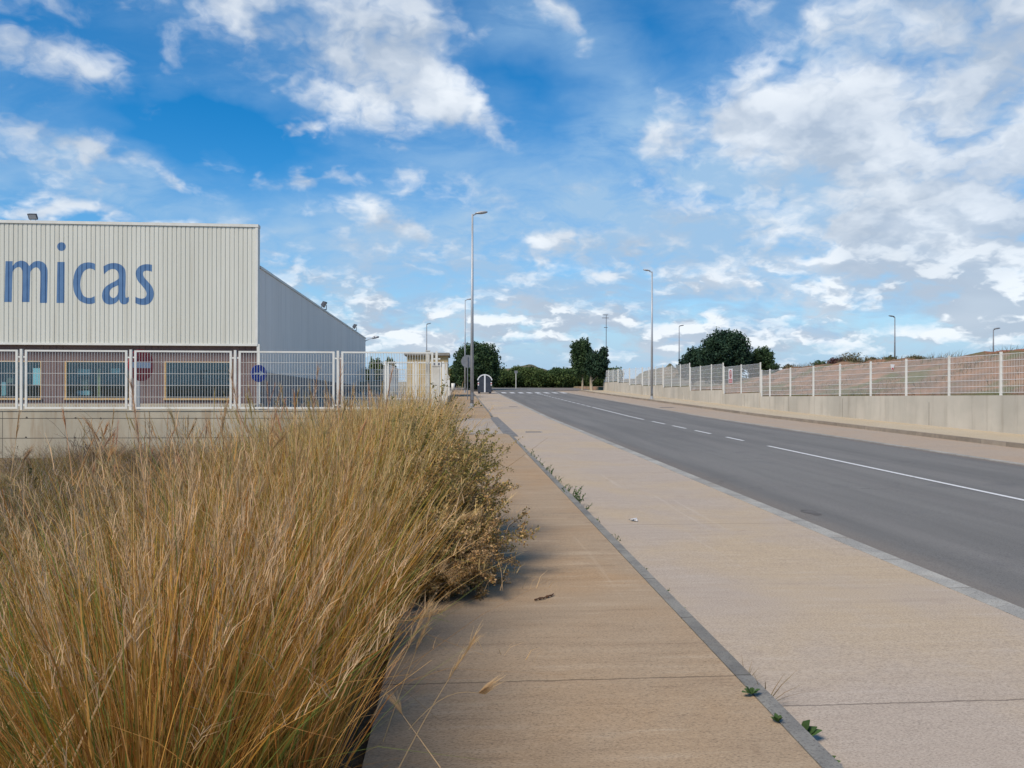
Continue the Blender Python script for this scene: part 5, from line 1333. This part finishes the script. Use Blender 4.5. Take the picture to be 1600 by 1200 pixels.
for i, (px, where) in enumerate(((960, 'just below the feathery weed'), (990, 'level with the dead leaf'), (1003, 'a step below the dead leaf'), (1032, 'between the two dark flat weeds'), (1062, 'tucked under the dark flat weed'), (1100, 'midway along the bare stretch'), (1125, 'lower on the bare stretch'), (1160, 'shortly above the dark bladed weed'))):
    y = onX(px, 700, X_KERB1 + .02).y
    weed(X_KERB1 + .015 + rs2.uniform(0, .03), y, zr(y), rs2.uniform(.05, .10), 'tiny dull weed in the kerb joint ' + where, 'bushy', 120 + i)
# litter, twig, drains
r = ray(990, 820); t = EYE / -r.z; sc_ = empty('paper_scrap', (r.x * t, r.y * t, zr(r.y * t) + .003), 'crumpled white paper scrap lying on the pale lane', 'litter')
mb = MB(); rl = random.Random(3); pts = [(rl.uniform(-.06, .06), rl.uniform(-.04, .04), rl.uniform(0, .035)) for _ in range(22)]
for i in range(0, 20): mb.add([pts[i], pts[(i + 3) % 22], pts[(i + 8) % 22]], [(0, 1, 2)])
mb.build('paper', M['white_sign']).parent = sc_
r = ray(853, 937); t = (EYE - .14) / -r.z; x, y = r.x * t, r.y * t
tw = empty('dead_leaf', (x, y, zr(y) + .125), 'dark curled dead leaf strip on the near sidewalk', 'leaf litter')
mb = MB(); pp = [(-.085, -.03), (-.05, -.018), (-.02, -.012), (.01, .005), (.045, .018), (.07, .04)]
for k, ((a, b_), (c_, d_)) in enumerate(zip(pp, pp[1:])): mb.tube((a, b_ * 2, .006), (c_, d_ * 2, .008 + .004 * (k % 2)), .007 + .004 * (k % 2), .004, 6)
mb.build('blade', noisy('dead_leaf_mat', (.07, .035, .02), (.12, .06, .03), 20)).parent = tw
def drain(px, py, w, d, label, h0=0.0):
    r = ray(px, py); z = .0
    for _ in range(6): t = (EYE - z) / -r.z; z = zr(r.y * t)
    x, y = r.x * t, r.y * t
    o = empty('drain_cover', (x, y, z), label, 'drain cover')
    MB().box(-w / 2, w / 2, -d / 2, d / 2, -.02, .006).build('frame', M['galv_dark']).parent = o
    g = MB(); n = 9
    for i in range(n): g.box(-w / 2 + .03 + (w - .06) * i / n, -w / 2 + .03 + (w - .06) * (i + .5) / n, -d / 2 + .03, d / 2 - .03, .006, .010)
    g.build('grille', M['joint']).parent = o
drain(834, 675, .55, .35, 'dark drain cover on the left lane, the nearer of two')
drain(802, 635, .55, .4, 'dark drain cover on the left lane, the farther of two')
drain(1042, 636, .9, .6, 'dark drain cover on the far lane before the right lamp post')
# dark worn patches on asphalt are small low relief repairs
r = ray(1266, 803); t = EYE / -r.z; x, y = r.x * t, r.y * t
n = 22; rl = random.Random(5); poly = [(x + math.cos(6.283 * i / n) * .10 * rl.uniform(.6, 1.2), y + math.sin(6.283 * i / n) * .22 * rl.uniform(.7, 1.2)) for i in range(n)]
o = MB().add([(a, b_, zr(b_) - .015 + .004) for a, b_ in poly], [tuple(range(n))]).build('asphalt_stain', noisy('oil_stain', (.095, .088, .08), (.13, .12, .11), 6)); tag(o, kind='structure')
